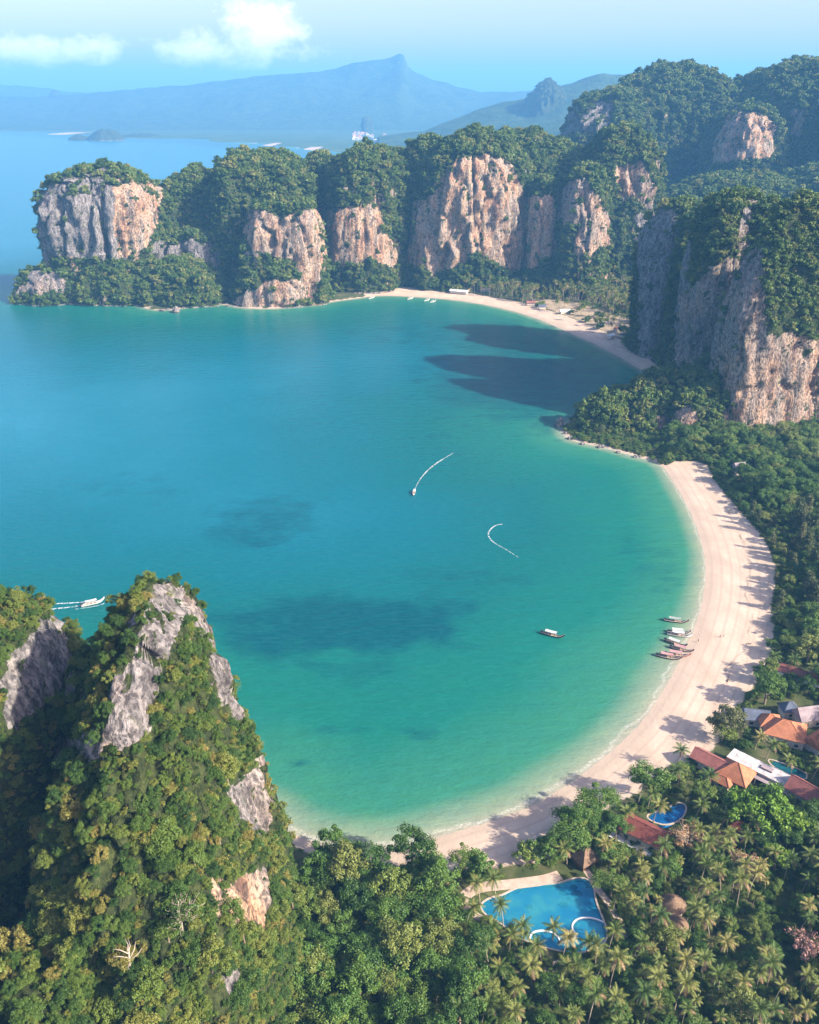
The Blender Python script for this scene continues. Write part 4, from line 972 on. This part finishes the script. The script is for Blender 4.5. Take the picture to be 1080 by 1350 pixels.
def roof_mesh(kind, L, Wd, h, t=.18):
    a, b = L / 2, Wd / 2
    if kind == 'hip':
        k = max(a - b, 0.0) if a >= b else 0; kk = max(b - a, 0.0)
        v = [(-a, -b, 0), (a, -b, 0), (a, b, 0), (-a, b, 0), (-k, -kk, h), (k, kk, h)]
        f = [(0, 1, 5, 4), (2, 3, 4, 5), (1, 2, 5), (3, 0, 4)] if a >= b else [(0, 1, 4), (2, 3, 5), (1, 2, 5, 4), (3, 0, 4, 5)]
        ridges = [((-k, -kk, h), (k, kk, h))] + [((-a, -b, 0), (-k, -kk, h)), ((-a, b, 0), (-k, kk if a < b else -kk, h)), ((a, -b, 0), (k, -kk if a < b else kk, h)), ((a, b, 0), (k, kk, h))]
    elif kind == 'gable':
        v = [(-a, -b, 0), (a, -b, 0), (a, b, 0), (-a, b, 0), (-a, 0, h), (a, 0, h)]; f = [(0, 1, 5, 4), (2, 3, 4, 5), (1, 2, 5), (3, 0, 4)]; ridges = [((-a, 0, h), (a, 0, h))]
    else:                                                     # lean-to
        v = [(-a, -b, 0), (a, -b, 0), (a, b, h), (-a, b, h)]; f = [(0, 1, 2, 3)]; ridges = []
    n = len(v); v2 = v + [(x, y, z - t) for x, y, z in v[:4]]; e = [(0, 1), (1, 2), (2, 3), (3, 0)]
    f2 = f + [(j, i, i + n, j + n) for i, j in e] + [(n + 3, n + 2, n + 1, n)]
    return v2, f2, ridges
def house(name, c_px, L, Wd, rz, kind, h, mat, label, eave=4.0, wall=M_WALL, cat='house', inset=.8, group=None, windows=True, ridge_mat=None, dz=0.0):
    zc = GZ + eave + h * .35; c = P(c_px[0], c_px[1], zc); e = empty(name, (c[0], c[1], GZ - .3 + dz), rz, label, cat, group)
    eave += .3
    mb = MB(); mb.box((0, 0, eave / 2), (L - 2 * inset, Wd - 2 * inset, eave)); wl_ = mb.build('wall', wall, e)
    v, f, ridges = roof_mesh(kind, L, Wd, h); r = mesh_obj('roof', v, f, mat, e); r.location = (0, 0, eave + .02)
    for a, b in ridges:
        if (Vector(a) - Vector(b)).length < .3: continue
        mb = MB(); mb.tube([Vector(a), Vector(b)], .16, 5); q = mb.build('ridge_cap', ridge_mat or mat, r)
    if windows:
        for s in (-1, 1):
            for k in range(max(1, int(L / 4.5))):
                x = -L / 2 + inset + (k + .5) * (L - 2 * inset) / max(1, int(L / 4.5))
                mb = MB(); mb.box((x, s * (Wd / 2 - inset + .03), 1.9), (1.5, .12, 1.3)); mb.build('window', M_GLASSD, e)
        mb = MB(); mb.box((L / 2 - inset + .03, 0, 1.3), (.12, 1.2, 2.2)); mb.build('door', M_WOODD, e)
    return e
def ang(p0, p1, z=8.0):
    a, b = P(*p0, z), P(*p1, z); return math.atan2(b[1] - a[1], b[0] - a[0]), math.hypot(b[0] - a[0], b[1] - a[1])
# orange roofed cluster
a1, l1 = ang((1000, 956), (1076, 975)); a2 = a1
house('resort_house', (1036, 957), 17, 14, a1, 'hip', 4.6, M_TERRA, 'largest house with broad orange hipped tile roof in the roof cluster', eave=4.2)
house('resort_house', (1016, 947), 10, 9, a1 + .3, 'hip', 3.6, M_TERRA, 'small orange hipped house squeezed between slate and larger orange roofs', eave=4.0)
house('resort_house', (998, 940), 11, 8.5, a1 + .25, 'gable', 2.8, M_SLATE, 'house with dark blue grey tiled roof at the beach end of the cluster', eave=3.6)
house('resort_house', (1041, 930), 8, 7, a1 + .5, 'hip', 3.2, M_SLATE, 'small grey hipped house behind the largest orange roof', eave=3.8)
house('resort_house', (1067, 938), 12, 9, a1 + .6, 'gable', 4.2, M_MAUVE, 'house with steep mauve grey gable roof beside the orange roofs', eave=4.2)
house('resort_house', (1082, 972), 13, 9, a1 + 1.0, 'gable', 4.0, M_TERRA, 'bright orange gabled house at the inland end of the orange cluster', eave=3.6)
# the long pale roof made of panels
a3, l3 = ang((962, 990), (1054, 1035), 7.5)
c = P(1009, 1014, 7.6); e = empty('long_hall', (c[0], c[1], GZ - .3), a3, 'long low hall with weathered pale grey panelled flat roof', 'hall')
LL, WW = l3 * 1.02, 7.2
mb = MB(); mb.box((0, 0, 2.0), (LL - 1.2, WW - 1.2, 4.0)); mb.build('wall', M_WHITE, e)
for k in range(12):
    for s in (-1, 1):
        mb = MB(); mb.box((-LL / 2 + (k + .5) * LL / 12, s * WW / 4, 4.15 + .05 * ((k * 7 + s) % 3)), (LL / 12 - .08, WW / 2 - .06, .22)); mb.build('roof_panel', M_FLATROOF, e)
for k in range(9):
    mb = MB(); mb.box((-LL / 2 + (k + .7) * LL / 9, -WW / 2 + .55, 1.9), (2.0, .14, 1.6)); mb.build('window', M_GLASSD, e)
mb = MB(); mb.box((LL * .02, .6, 4.75), (4.6, 2.2, .7)); mb.build('roof_hatch', M_MAUVE, e)
c = P(1010, 1027, 6.5); e = empty('covered_walkway', (c[0], c[1], GZ - .3), a3, 'low grey covered walkway along the front of the long pale hall', 'walkway')
mb = MB(); mb.box((0, 0, 2.9), (LL * .72, 4.2, .25)); mb.build('roof', M_MAUVE, e)
for k in range(7):
    for s in (-1, 1): mb = MB(); mb.box((-LL * .34 + k * LL * .113, s * 1.8, 1.4), (.25, .25, 2.8)); mb.build('post', M_WHITE, e)
house('resort_house', (938, 1000), 15, 8.5, a3, 'gable', 2.6, M_REDROOF, 'house with weathered plum red gable roof beside the sand', eave=3.8)
house('resort_pavilion', (971, 1014), 13, 12, a3 + .05, 'hip', 5.2, M_TERRA, 'square pavilion with pyramid orange tile roof before the long hall', eave=3.4, cat='pavilion')
house('resort_house', (953, 1027), 8, 5, a3, 'hip', 2.2, M_TERRA, 'little orange roofed annexe below the pyramid roofed pavilion', eave=2.6)
house('resort_house', (1070, 1042), 17, 10, a3 - .1, 'gable', 3.6, M_REDROOF, 'house with brick red roof at the inland end of the long hall', eave=4.2)
# dark red restaurant with white terrace
a4, l4 = ang((823, 1086), (868, 1108), 8)
house('restaurant', (850, 1092), 16.5, 10, a4, 'gable', 3.0, M_DKRED, 'restaurant with dark red gable roof between beach and small pool', eave=4.0, cat='restaurant')
c = P(834, 1104, GZ + .5); e = empty('terrace', (c[0], c[1], GZ - .2), a4, 'narrow white stepped terrace along the dark red roofed restaurant', 'terrace')
for k, (y, z, w_) in enumerate([(0, .55, 1.7), (-1.9, .35, 1.7), (-3.6, .2, 1.3)]): mb = MB(); mb.box((0, y, z / 2), (17.5, w_, z)); mb.build('step', M_WHITE, e)
mb = MB()
for k in range(9): mb.box((-8.4 + k * 2.1, .75, 1.0), (.1, .1, 1.0))
mb.box((0, .75, 1.5), (17.2, .1, .1)); mb.build('railing', M_WOODD, e)
house('small_pavilion', (957, 1103), 6.6, 5.6, a3 + .4, 'hip', 2.4, M_REDROOF, 'small open pavilion with pinkish red hipped roof among palms', eave=2.8, cat='pavilion', windows=False)
house('small_pavilion', (976, 1088), 7.5, 6, a3 + .1, 'hip', 2.8, M_DKRED, 'small pavilion with dark red roof and pale walls among palms', eave=3.0, cat='pavilion', wall=M_WHITE)
house('beach_hut', (773, 1126), 8.5, 7, a4 + 1.2, 'hip', 4.2, M_THATCH, 'brown steep roofed hut between the large pool and the beach', eave=2.8, cat='hut', wall=M_WOODD)
a5, l5 = ang((1013, 874), (1080, 896), 7)
house('long_bungalow', (1050, 884), 27, 7.5, a5, 'gable', 2.2, M_REDROOF, 'long bungalow with faded red roof at the edge of the beach trees', eave=3.2, cat='bungalow', wall=M_WHITE)
c = P(1050, 894, 6); e = empty('veranda_roof', (c[0], c[1], GZ - .3), a5, 'white veranda roof along the long faded red bungalow', 'veranda')
mb = MB(); mb.box((0, 0, 2.6), (27, 2.6, .2)); mb.build('roof', M_WHITE, e)
for k in range(8): mb = MB(); mb.box((-12.6 + k * 3.6, -1.0, 1.25), (.2, .2, 2.5)); mb.build('post', M_WHITE, e)
def round_hut(c_px, r, h, label):
    c = P(c_px[0], c_px[1], GZ + 4); e = empty('thatched_hut', (c[0], c[1], GZ - .3), 0, label, 'hut', 'round thatched huts in the grove')
    n = 20; mb = MB(); mb.tube([(0, 0, 0), (0, 0, 3.1)], r * .8, n); mb.build('wall', M_WALL, e)
    v, f = [], []
    for k, (rr_, z) in enumerate([(r, 2.8), (r * 1.02, 2.95), (r * .6, 2.95 + h * .45), (r * .22, 2.95 + h * .85), (0.05, 2.95 + h)]):
        for i in range(n): a = 6.2832 * i / n; v.append((rr_ * math.cos(a), rr_ * math.sin(a), z))
    for k in range(4):
        for i in range(n): f.append((k * n + i, k * n + (i + 1) % n, (k + 1) * n + (i + 1) % n, (k + 1) * n + i))
    ro = mesh_obj('roof', v, f, M_THATCH, e); mb = MB(); mb.tube([(0, 0, 2.9 + h), (0, 0, 3.4 + h)], [.3, .1], 6); mb.build('finial', M_WOODD, ro)
    mb = MB(); mb.box((0, -r * .8, 1.1), (1.1, .15, 2.1)); mb.build('door', M_WOODD, e)
round_hut((888, 1188), 4.4, 3.2, 'larger round hut with brown conical thatch in a grove gap')
round_hut((893, 1214), 3.8, 2.8, 'smaller round hut with brown thatch inland of the larger one')
M_LOUNGE = simple('lounger_fabric', (.55, .50, .42), .8)

# ------------------------------------------------------------------ trees that stand out
def special_tree(name, c_px, zc, R, H, mat, label, nleaf=3200, size=.4, squash=.8, nclump=34, branches=0, bmat=None, seed=900, base_z=None, cl=.3):
    c = P(c_px[0], c_px[1], zc) if base_z is None else np.array(c_px)
    gz = base_z if base_z is not None else float(ground_z(np.array([c[0]]), np.array([c[1]]))[0])
    e = empty(name, (c[0], c[1], gz), 0, label, 'tree')
    me, cs = crown_mesh('crown', seed, mat, R=R, H=H, nclump=nclump, nleaf=nleaf, size=size, squash=squash, cl=cl)
    if branches:
        rg = random.Random(seed); mb = MB(); mb.tube([(0, 0, -1), (0, 0, H * .35), (.3, .2, H * .6)], [.5, .4, .3], 7)
        for k in range(branches):
            cc = Vector(cs[k % len(cs)]); s = Vector((.2, .1, H * rg.uniform(.4, .6))); m = s.lerp(cc, .5) + Vector((rg.uniform(-.6, .6), rg.uniform(-.6, .6), -.3))
            mb.tube([s, m, cc], [.22, .14, .06], 5)
            for q in range(3):
                tip = cc + Vector((rg.uniform(-1, 1), rg.uniform(-1, 1), rg.uniform(-.2, 1))) * R * .3; mb.tube([m.lerp(cc, .6), tip], [.08, .03], 4)
        mb.build('trunk', bmat or M_TRUNK, e, sm=True)
    else: obj_from('trunk', trunk_mesh('trunk', seed, M_TRUNK, H=H, r=.45, limbs=cs[:8]), e)
    obj_from('crown', me, e)
special_tree('rain_tree', (1005, 1062), GZ + 11, 11.5, 10, M_LEAF_BRIGHT, 'largest broad bright green tree before the long pale hall', 6500, .5, .62, 60, seed=901, cl=.24)
special_tree('rain_tree', (1043, 1085), GZ + 9, 7.5, 8, M_LEAF_BRIGHT, 'smaller bright green tree below the brick red roof', 4200, .46, .8, 40, seed=902, cl=.27)
special_tree('rain_tree', (1025, 1128), GZ + 8, 4.8, 7, M_LEAF_BRIGHT, 'round bright green tree among the grove palms', 2600, .4, .85, 26, seed=903)
special_tree('dry_tree', (906, 1103), GZ + 9, 6.6, 8.5, M_LEAF_BROWN, 'brown dry branching tree beside the dark red restaurant roof', 1700, .24, .75, 36, 26, M_DEAD, 904)
special_tree('dry_tree', (983, 1138), GZ + 8, 5.5, 7.5, M_LEAF_BROWN, 'brown dry tree among palms below the small pavilions', 1300, .22, .75, 30, 24, M_DEAD, 905)
special_tree('dry_tree', (1062, 1246), GZ + 8, 5.2, 7.5, M_LEAF_PINK, 'pinkish dry tree in the inland grove of palms', 1800, .26, .7, 28, 18, M_TRUNK, 906)
special_tree('beach_almond', (633, 1140), GZ + 6, 5.6, 6.5, M_LEAF, 'round green tree on the sand at the jungle edge', 3200, .42, .8, 30, seed=907)
special_tree('beach_almond', (700, 1122), GZ + 5, 5.0, 6.0, M_LEAF, 'dark low tree on the sand beside the large pool', 3000, .42, .7, 28, seed=908)
special_tree('beach_almond', (722, 1120), GZ + 6, 6.2, 6.5, M_LEAF, 'broad green tree between the large pool and beach hut', 3400, .42, .7, 30, seed=909)
special_tree('beach_almond', (960, 950), GZ + 8, 8.0, 8.5, M_LEAF_CAS, 'spreading grey green tree between beach and slate roofed house', 4200, .42, .72, 40, seed=910)
special_tree('beach_almond', (1012, 908), GZ + 8, 8.0, 8.5, M_LEAF, 'wide green tree between the long bungalow and the roof cluster', 4200, .42, .75, 40, seed=911)
q = hill_at(243, 1225)
special_tree('pale_trunk_tree', (q[0], q[1], q[2]), 0, 5.2, 6.0, M_LEAF_DRY, 'pale trunked branching tree below the bright cliff scar', 900, .25, .6, 30, 28, M_DEAD, 912, base_z=q[2] + 1)
q = hill_at(172, 1275); e = empty('dead_tree', q + np.array([0, 0, 1.5]), .4, 'bleached leafless dead tree on the foreground tower slope', 'tree')
rg = random.Random(8); mb = MB(); mb.tube([(0, 0, -3), (0, 0, 2), (.4, .1, 5)], [.3, .25, .16], 6); mb.build('trunk', M_DEAD, e, sm=True)
for k in range(8):
    a = rg.uniform(0, 6.28); mb = MB(); s = Vector((.1, 0, rg.uniform(1.5, 4.8))); t_ = s + Vector((math.cos(a) * 2, math.sin(a) * 2, rg.uniform(.3, 1.4)))
    mb.tube([s, t_, t_ + Vector((math.cos(a + .5) * 1.4, math.sin(a + .5) * 1.4, .8))], [.16, .11, .04], 5); mb.build('branch', M_DEAD, e, sm=True)

# ------------------------------------------------------------------ longtail boats
M_HULL_W = simple('white_boat_paint', (.62, .60, .56), .5, .4, .1, 2); M_HULL_D = simple('dark_varnished_hull', (.085, .05, .032), .45, .4, .25, 2); M_HULL_R = simple('faded_red_hull', (.30, .10, .085), .5, .4, .2, 2)
M_CANVAS = simple('white_canvas', (.44, .44, .42), .8, .2, .08, 2); M_CANVAS_P = simple('pink_canvas', (.36, .20, .19), .8, .2, .1, 2); M_CANVAS_G = simple('grey_green_canvas', (.22, .26, .23), .8, .2, .1, 2)
M_ENG = simple('greasy_engine_metal', (.06, .06, .065), .4, .5); M_RIB = simple('coloured_ribbon', (.55, .08, .12), .7); M_PLANK = simple('boat_planking', (.28, .19, .12), .75, .2, .25, 3)
def longtail(loc, rz, hull, canvas, label, group=None, s=1.0, strip_mat=None):
    e = empty('longtail_boat', loc, rz, label, 'boat', group, s)
    xs = np.linspace(-6, 6.6, 22); v, f = [], []; prof = []
    for x in xs:
        u = (x + 6) / 12.6; hb = 1.05 * (np.sin(np.pi * (.18 + .82 * u)) ** .75) * (1 if u < .8 else max(.05, (1 - u) / .2)) if u < .99 else .05
        sh = .75 + .15 * (1 - u) ** 2 + 2.3 * max(0, (u - .62) / .38) ** 2.2; kl = -.35 + 2.2 * max(0, (u - .68) / .32) ** 2.0
        prof.append((x, hb, sh, kl))
        v += [(x, -hb, sh), (x, -hb * .8, (sh + kl) / 2 - .1), (x, 0, kl), (x, hb * .8, (sh + kl) / 2 - .1), (x, hb, sh)]
    for i in range(len(xs) - 1):
        for j in range(4): f.append((i * 5 + j, i * 5 + j + 1, (i + 1) * 5 + j + 1, (i + 1) * 5 + j))
    f.append((4, 3, 2, 1, 0))
    h = mesh_obj('hull', v, f, hull, e, True)
    mb = MB()
    for s_ in (-1, 1): mb.tube([(x, s_ * hb, sh + .03) for x, hb, sh, kl in prof], .075, 5)
    mb.build('gunwale', strip_mat or M_HULL_W, h)
    v, f = [], []
    for x, hb, sh, kl in prof[:18]: v += [(x, -hb * .93, min(sh - .3, .55 + max(0, sh - .95))), (x, hb * .93, min(sh - .3, .55 + max(0, sh - .95)))]
    for i in range(17): f.append((2 * i, 2 * i + 1, 2 * i + 3, 2 * i + 2))
    mesh_obj('deck', v, f, M_PLANK, e)
    for x in (-2.4, -.4, 1.6): mb = MB(); mb.box((x, 0, .82), (.35, 1.7, .08)); mb.build('bench', M_PLANK, e)
    v, f = [], []; xr = np.linspace(-3.6, 2.4, 7)
    for x in xr:
        for q in np.linspace(-1, 1, 7): v.append((x, q * 1.08, 2.55 + .22 * (1 - q * q) + .04 * (x + .6) ** 2 * .3))
    n = len(v); v += [(a, b, c - .07) for a, b, c in v]
    for i in range(6):
        for j in range(6): k = i * 7 + j; f += [(k, k + 1, k + 8, k + 7), (n + k + 7, n + k + 8, n + k + 1, n + k)]
    for i in range(6): f += [(i * 7, i * 7 + 7, n + i * 7 + 7, n + i * 7), (i * 7 + 6, n + i * 7 + 6, n + i * 7 + 13, i * 7 + 13), (i, n + i, n + i + 1, i + 1), (42 + i, 43 + i, n + 43 + i, n + 42 + i)]
    mesh_obj('canopy', v, f, canvas, e)
    for x in (-3.4, -.6, 2.2):
        for s_ in (-1, 1): mb = MB(); mb.tube([(x, s_ * .95, .7), (x, s_ * 1.0, 2.56)], .05, 5); mb.build('canopy_post', M_HULL_D, e)
    eng = MB(); eng.box((-5.5, 0, 1.35), (1.1, .6, .7)).box((-5.2, 0, 1.85), (.5, .4, .3)); eo = eng.build('engine', M_ENG, e)
    mb = MB(); mb.tube([(-6, 0, 1.2), (-10, .3, -.1)], .06, 5); mb.build('propeller_shaft', M_ENG, eo)
    mb = MB(); mb.tube([(-5.1, 0, 1.4), (-3.9, 0, 1.75)], .04, 5); mb.build('tiller', M_ENG, eo)
    mb = MB(); mb.tube([(6.1, 0, 2.55), (6.35, 0, 2.85)], .13, 6); mb.box((6.2, .12, 2.2), (.1, .06, .8)); mb.build('bow_ribbon', M_RIB, e)
    return e
def boat_at(px, py, head_px, *a, **k):
    c = P(px, py, .4); d = P(head_px[0], head_px[1], .4) - c; return longtail((c[0], c[1], .12), math.atan2(d[1], d[0]), *a, **k)
G7 = lambda x, y: (690 + x / 4.5, 780 + y / 4.5)
BG = 'longtail boats moored off the beach'
boat_at(*G7(170, 260), G7(230, 276), M_HULL_D, M_CANVAS, 'lone longtail boat with white canopy anchored in open water off the beach', strip_mat=M_HULL_W)
boat_at(*G7(903, 178), G7(965, 186), M_HULL_D, M_CANVAS_G, 'dark hulled longtail boat moored outermost of the row, farthest from the resort', BG)
boat_at(*G7(925, 262), G7(995, 272), M_HULL_W, M_CANVAS, 'white hulled longtail boat with white canopy moored in the row', BG)
boat_at(*G7(920, 243), G7(990, 250), M_HULL_D, M_CANVAS, 'dark longtail boat lying tight beside the white hulled boat', BG, .92)
boat_at(*G7(900, 308), G7(962, 330), M_HULL_D, M_CANVAS, 'dark hulled longtail boat with white canopy in mid row', BG, .95)
boat_at(*G7(935, 345), G7(1000, 362), M_HULL_D, M_CANVAS_P, 'dark longtail boat with pink canopy nosing toward the sand', BG, .95)
boat_at(*G7(910, 378), G7(985, 388), M_HULL_R, M_CANVAS_P, 'red hulled longtail boat with pink canopy beside the row end', BG)
boat_at(*G7(858, 392), G7(920, 405), M_HULL_D, M_CANVAS_P, 'dark longtail boat with pink canopy closest to the resort', BG)
boat_at(122, 796, (148, 790), M_HULL_W, M_CANVAS, 'white longtail boat under way behind the foreground tower, trailing a wake', s=1.0)
boat_at(546, 650, (543, 660), M_HULL_W, M_CANVAS, 'small white boat in mid bay at the end of a curved wake', s=.8)
for k, (px, py) in enumerate([(490, 393), (541, 394), (563, 396), (571, 398)]):
    boat_at(px, py, (px + 10, py - 2), M_HULL_W, M_CANVAS, 'tiny white boat anchored off the far beach under the cliffs', 'boats off the far beach', s=.9)
t = NT('wake_foam'); p = t.pos(); fo = t.n('ShaderNodeBsdfPrincipled', {'Base Color': (.62, .68, .68, 1), 'Roughness': .7}); tr = t.n('ShaderNodeBsdfTransparent')
fm = t.mapr(t.noise(t.pos((1, 1, 1)), .45, 5, .75), .42, .66, 0, .8)
m_ = t.n('ShaderNodeMixShader', {0: fm, 1: tr.outputs[0], 2: fo.outputs[0]}); t.t.links.new(m_.outputs[0], t.out.inputs[0]); M_FOAM = t.m
def wake(px, w): return tag(strip('wake', PL(px), w, .01, .05, M_FOAM), kind='structure')
wake([(112, 797.5), (95, 800), (70, 803), (40, 806), (10, 809)], [.5, 1.3, 1.6, 1.4]); wake([(118, 793), (95, 795), (70, 796), (40, 797), (10, 797)], [.3, 1.0, 1.2, 1.1]); wake([(146, 790.5), (138, 796), (122, 800), (100, 803)], [.2, .6, .5])
wake([(546, 648), (552, 634), (562, 622), (572, 613), (586, 604), (598, 597)], [.3, .4, .9, 1.1, .7, .3]); wake([(663, 691), (654, 692), (646, 698), (643, 705), (648, 713), (657, 719), (665, 723), (684, 735)], [.5, .7, .8, .8, .7, .6, .35, .2])

# ------------------------------------------------------------------ rocks in the water
def boulder(px, py, r, h, label, seed, group=None, green=False):
    c = P(px, py, 0); bm = bmesh.new(); bmesh.ops.create_icosphere(bm, subdivisions=3, radius=1)
    V = np.array([v.co for v in bm.verts]); d = 1 + .38 * fbm(V * 1.3 + seed * 3.1, seed, 4) * 2; V = V * d[:, None] * np.array([r, r * .8, h]); V[:, 2] += h * .35
    for v, q in zip(bm.verts, V): v.co = q
    me = bpy.data.meshes.new('sea_rock'); bm.to_mesh(me); bm.free(); me.materials.append(M_ROCK)
    a = me.attributes.new('rock', 'FLOAT', 'POINT'); a.data.foreach_set('value', np.ones(len(V), np.float32)); a = me.attributes.new('warm', 'FLOAT', 'POINT'); a.data.foreach_set('value', np.full(len(V), .2, np.float32))
    o = obj_from('sea_rock', me); o.location = c; o['label'] = label; o['category'] = 'rock'
    if group: o['group'] = group
    return o
boulder(738, 562, 3.4, 5.5, 'dark upright rock stack standing off the wooded point', 61)
boulder(232, 412, 5.5, 5.0, 'pale pointed rock in the sea before the far headland', 62)
for k, (a, b, r) in enumerate([(214, 410, 3.5), (222, 408, 2.6), (300, 404, 2.4), (150, 396, 3.0), (262, 404, 2.2)]): boulder(a, b, r, r * .6, 'low rock at the waterline of the far headland', 63 + k, 'low rocks along the far headland')
for k, (a, b, r) in enumerate([(752, 579, 2.6), (768, 586, 2.0), (792, 590, 2.6), (815, 597, 1.8), (838, 603, 2.0), (745, 572, 2.0)]): boulder(a, b, r, r * .7, 'grey boulder at the waterline of the wooded point', 71 + k, 'boulders along the wooded point')

# ------------------------------------------------------------------ people on the sand
M_SKIN = simple('skin', (.32, .19, .12), .6); M_SHIRT = [simple('dark_clothes', (.04, .045, .07), .8), simple('pale_clothes', (.55, .50, .46), .8)]
def person(px, py, rz, cloth, label):
    c = P(px, py, 1.6); z = float(ground_z(np.array([c[0]]), np.array([c[1]]))[0]); e = empty('person', (c[0], c[1], z), rz, label, 'person')
    J = {'p': (0, 0, .95), 'ch': (0, 0, 1.3), 'n': (0, 0, 1.5), 'h': (0, .02, 1.63), 'ht': (0, .02, 1.74), 'ls': (-.19, 0, 1.42), 'le': (-.27, .03, 1.15), 'lh': (-.26, .12, .9), 'rs': (.19, 0, 1.42), 're': (.27, -.03, 1.15), 'rh': (.27, -.06, .9),
         'lk': (-.11, .16, .5), 'lf': (-.11, .12, .06), 'lt': (-.11, .27, .03), 'rk': (.11, -.06, .5), 'rf': (.11, -.22, .08), 'rt': (.11, -.1, .03)}
    R = {'p': .15, 'ch': .16, 'n': .06, 'h': .1, 'ht': .075, 'ls': .07, 'le': .05, 'lh': .04, 'rs': .07, 're': .05, 'rh': .04, 'lk': .07, 'lf': .05, 'lt': .03, 'rk': .07, 'rf': .05, 'rt': .03}
    E = [('p', 'ch'), ('ch', 'n'), ('n', 'h'), ('h', 'ht'), ('ch', 'ls'), ('ls', 'le'), ('le', 'lh'), ('ch', 'rs'), ('rs', 're'), ('re', 'rh'), ('p', 'lk'), ('lk', 'lf'), ('lf', 'lt'), ('p', 'rk'), ('rk', 'rf'), ('rf', 'rt')]
    ks = list(J); me = bpy.data.meshes.new('body'); me.from_pydata([J[k] for k in ks], [(ks.index(a), ks.index(b)) for a, b in E], []); o = obj_from('body', me, e)
    md = o.modifiers.new('skin', 'SKIN'); o.modifiers.new('sub', 'SUBSURF').levels = 1
    for i, k in enumerate(ks): me.skin_vertices[0].data[i].radius = (R[k], R[k])
    me.skin_vertices[0].data[0].use_root = True; me.materials.append(M_SKIN)
    mb = MB(); mb.tube([(0, 0, .82), (0, 0, 1.0), (0, 0, 1.3), (0, 0, 1.45)], [.18, .18, .2, .12], 10); mb.build('shirt', cloth, e, sm=True)
    mb = MB(); mb.tube([(0, .0, 1.66), (0, 0, 1.74), (0, -.01, 1.79)], [.115, .11, .06], 8); mb.build('hair', M_SHIRT[0], e, sm=True)
person(949.5, 840, .5, M_SHIRT[0], 'person in dark clothes walking on open sand beside a companion')
person(954, 840, -.4, M_SHIRT[1], 'person in pale clothes walking on open sand beside a companion')
person(921, 844, 2.0, M_SHIRT[0], 'person standing alone at the water edge near the moored boats')
M_LOG = simple('driftwood', (.10, .075, .05), .9)
for k, (a, b) in enumerate([(987, 850), (960, 898), (925, 618), (986, 685)]):
    c = P(a, b, 2); mb = MB(); mb.tube([(-1.4, 0, .2), (-.3, .2, .35), (1.2, 0, .25), (2.0, .5, .5)], [.25, .32, .28, .12], 7); mb.tube([(-.2, .2, .4), (-.6, 1.1, .8)], [.14, .05], 5); mb.tube([(.6, 0, .4), (1.0, -.9, .9)], [.12, .04], 5)
    o = mb.build('driftwood', M_LOG); o.location = (c[0], c[1], float(ground_z(np.array([c[0]]), np.array([c[1]]))[0])); o.rotation_euler = (0, 0, k * 1.1); o.scale = (.8,) * 3
    tag(o, 'dark driftwood log lying on the open sand', 'driftwood', 'driftwood on the sand')

# ------------------------------------------------------------------ far shore: beach buildings, the town
M_FARW = simple('white_town_wall', (.50, .46, .43), .8, .2, .1, .05); M_FARR = simple('town_roof', (.42, .22, .15), .8, .2, .1, .05)
rg = random.Random(12)
for k in range(26):
    if k < 20: px, y = 466 + rg.random() * 42, rg.uniform(5900, 7400)
    else: px, y = (rg.uniform(556, 580), rg.uniform(5200, 6000))
    x = PY(px, 188, y)[0]; e = empty('town_building', (x, y, 3), rg.uniform(-.5, .5), 'far white building in the hazy mainland town', 'building', 'far mainland town')
    w_, d_, h_ = rg.uniform(14, 32), rg.uniform(10, 20), rg.uniform(8, 20); mb = MB(); mb.box((0, 0, h_ / 2), (w_, d_, h_)); mb.build('wall', M_FARW, e)
    v, f, r_ = roof_mesh('hip', w_ * 1.1, d_ * 1.15, 6); r = mesh_obj('roof', v, f, M_FARR if k % 3 else M_FARW, e); r.location = (0, 0, h_)
for k, (px, py, L) in enumerate([(605, 383, 26), (640, 381, 16), (700, 398, 12), (715, 403, 10), (745, 409, 14), (800, 425, 12), (815, 432, 11), (824, 440, 12), (806, 441, 9), (790, 428, 8)]):
    house('beach_shack', (px, py), L, 6.5, .15 * k - .4, 'gable', 2.0, (M_WHITE, M_MAUVE, M_REDROOF, M_SLATE)[k % 4],
          ['long white roofed shed behind the far beach', 'pale grey gabled shack beside the long white shed', 'red roofed shack at the start of the far clearing', 'slate roofed shack beside the red shack on the far clearing', 'white roofed shack in the middle of the far clearing',
           'grey gabled shack near the far end of the clearing', 'red roofed shack under the great wall by the far beach', 'slate roofed shack closest to the great wall', 'white roofed hut on the sand edge of the far clearing', 'small grey hut between palms of the far clearing'][k],
          eave=3.0, wall=M_WALL, cat='shack', windows=False)
house('hidden_bungalow', (975, 612), 9, 6, .3, 'gable', 2.0, M_MAUVE, 'pale roofed bungalow showing through trees below the great wall', eave=8.0, windows=False, cat='bungalow')
house('hidden_bungalow', (1004, 606), 8, 6, -.2, 'hip', 2.0, M_MAUVE, 'second pale roofed bungalow among trees below the great wall', eave=8.0, windows=False, cat='bungalow')
# ------------------------------------------------------------------ haze: one closed box of even, pale air
hm = bpy.data.materials.new('haze_air'); hm.use_nodes = True; ht = hm.node_tree; ht.nodes.clear()
ho = ht.nodes.new('ShaderNodeOutputMaterial'); hv_ = ht.nodes.new('ShaderNodeVolumePrincipled')
hv_.inputs['Color'].default_value = (.17, .53, 1.0, 1); hv_.inputs['Density'].default_value = 1.05e-4; hv_.inputs['Anisotropy'].default_value = 0.0
ht.links.new(hv_.outputs[0], ho.inputs['Volume'])
mb = MB(); mb.box((0, 11000, 409), (33000, 23200, 830))
hz = mb.build('haze', hm); tag(hz, kind='stuff')
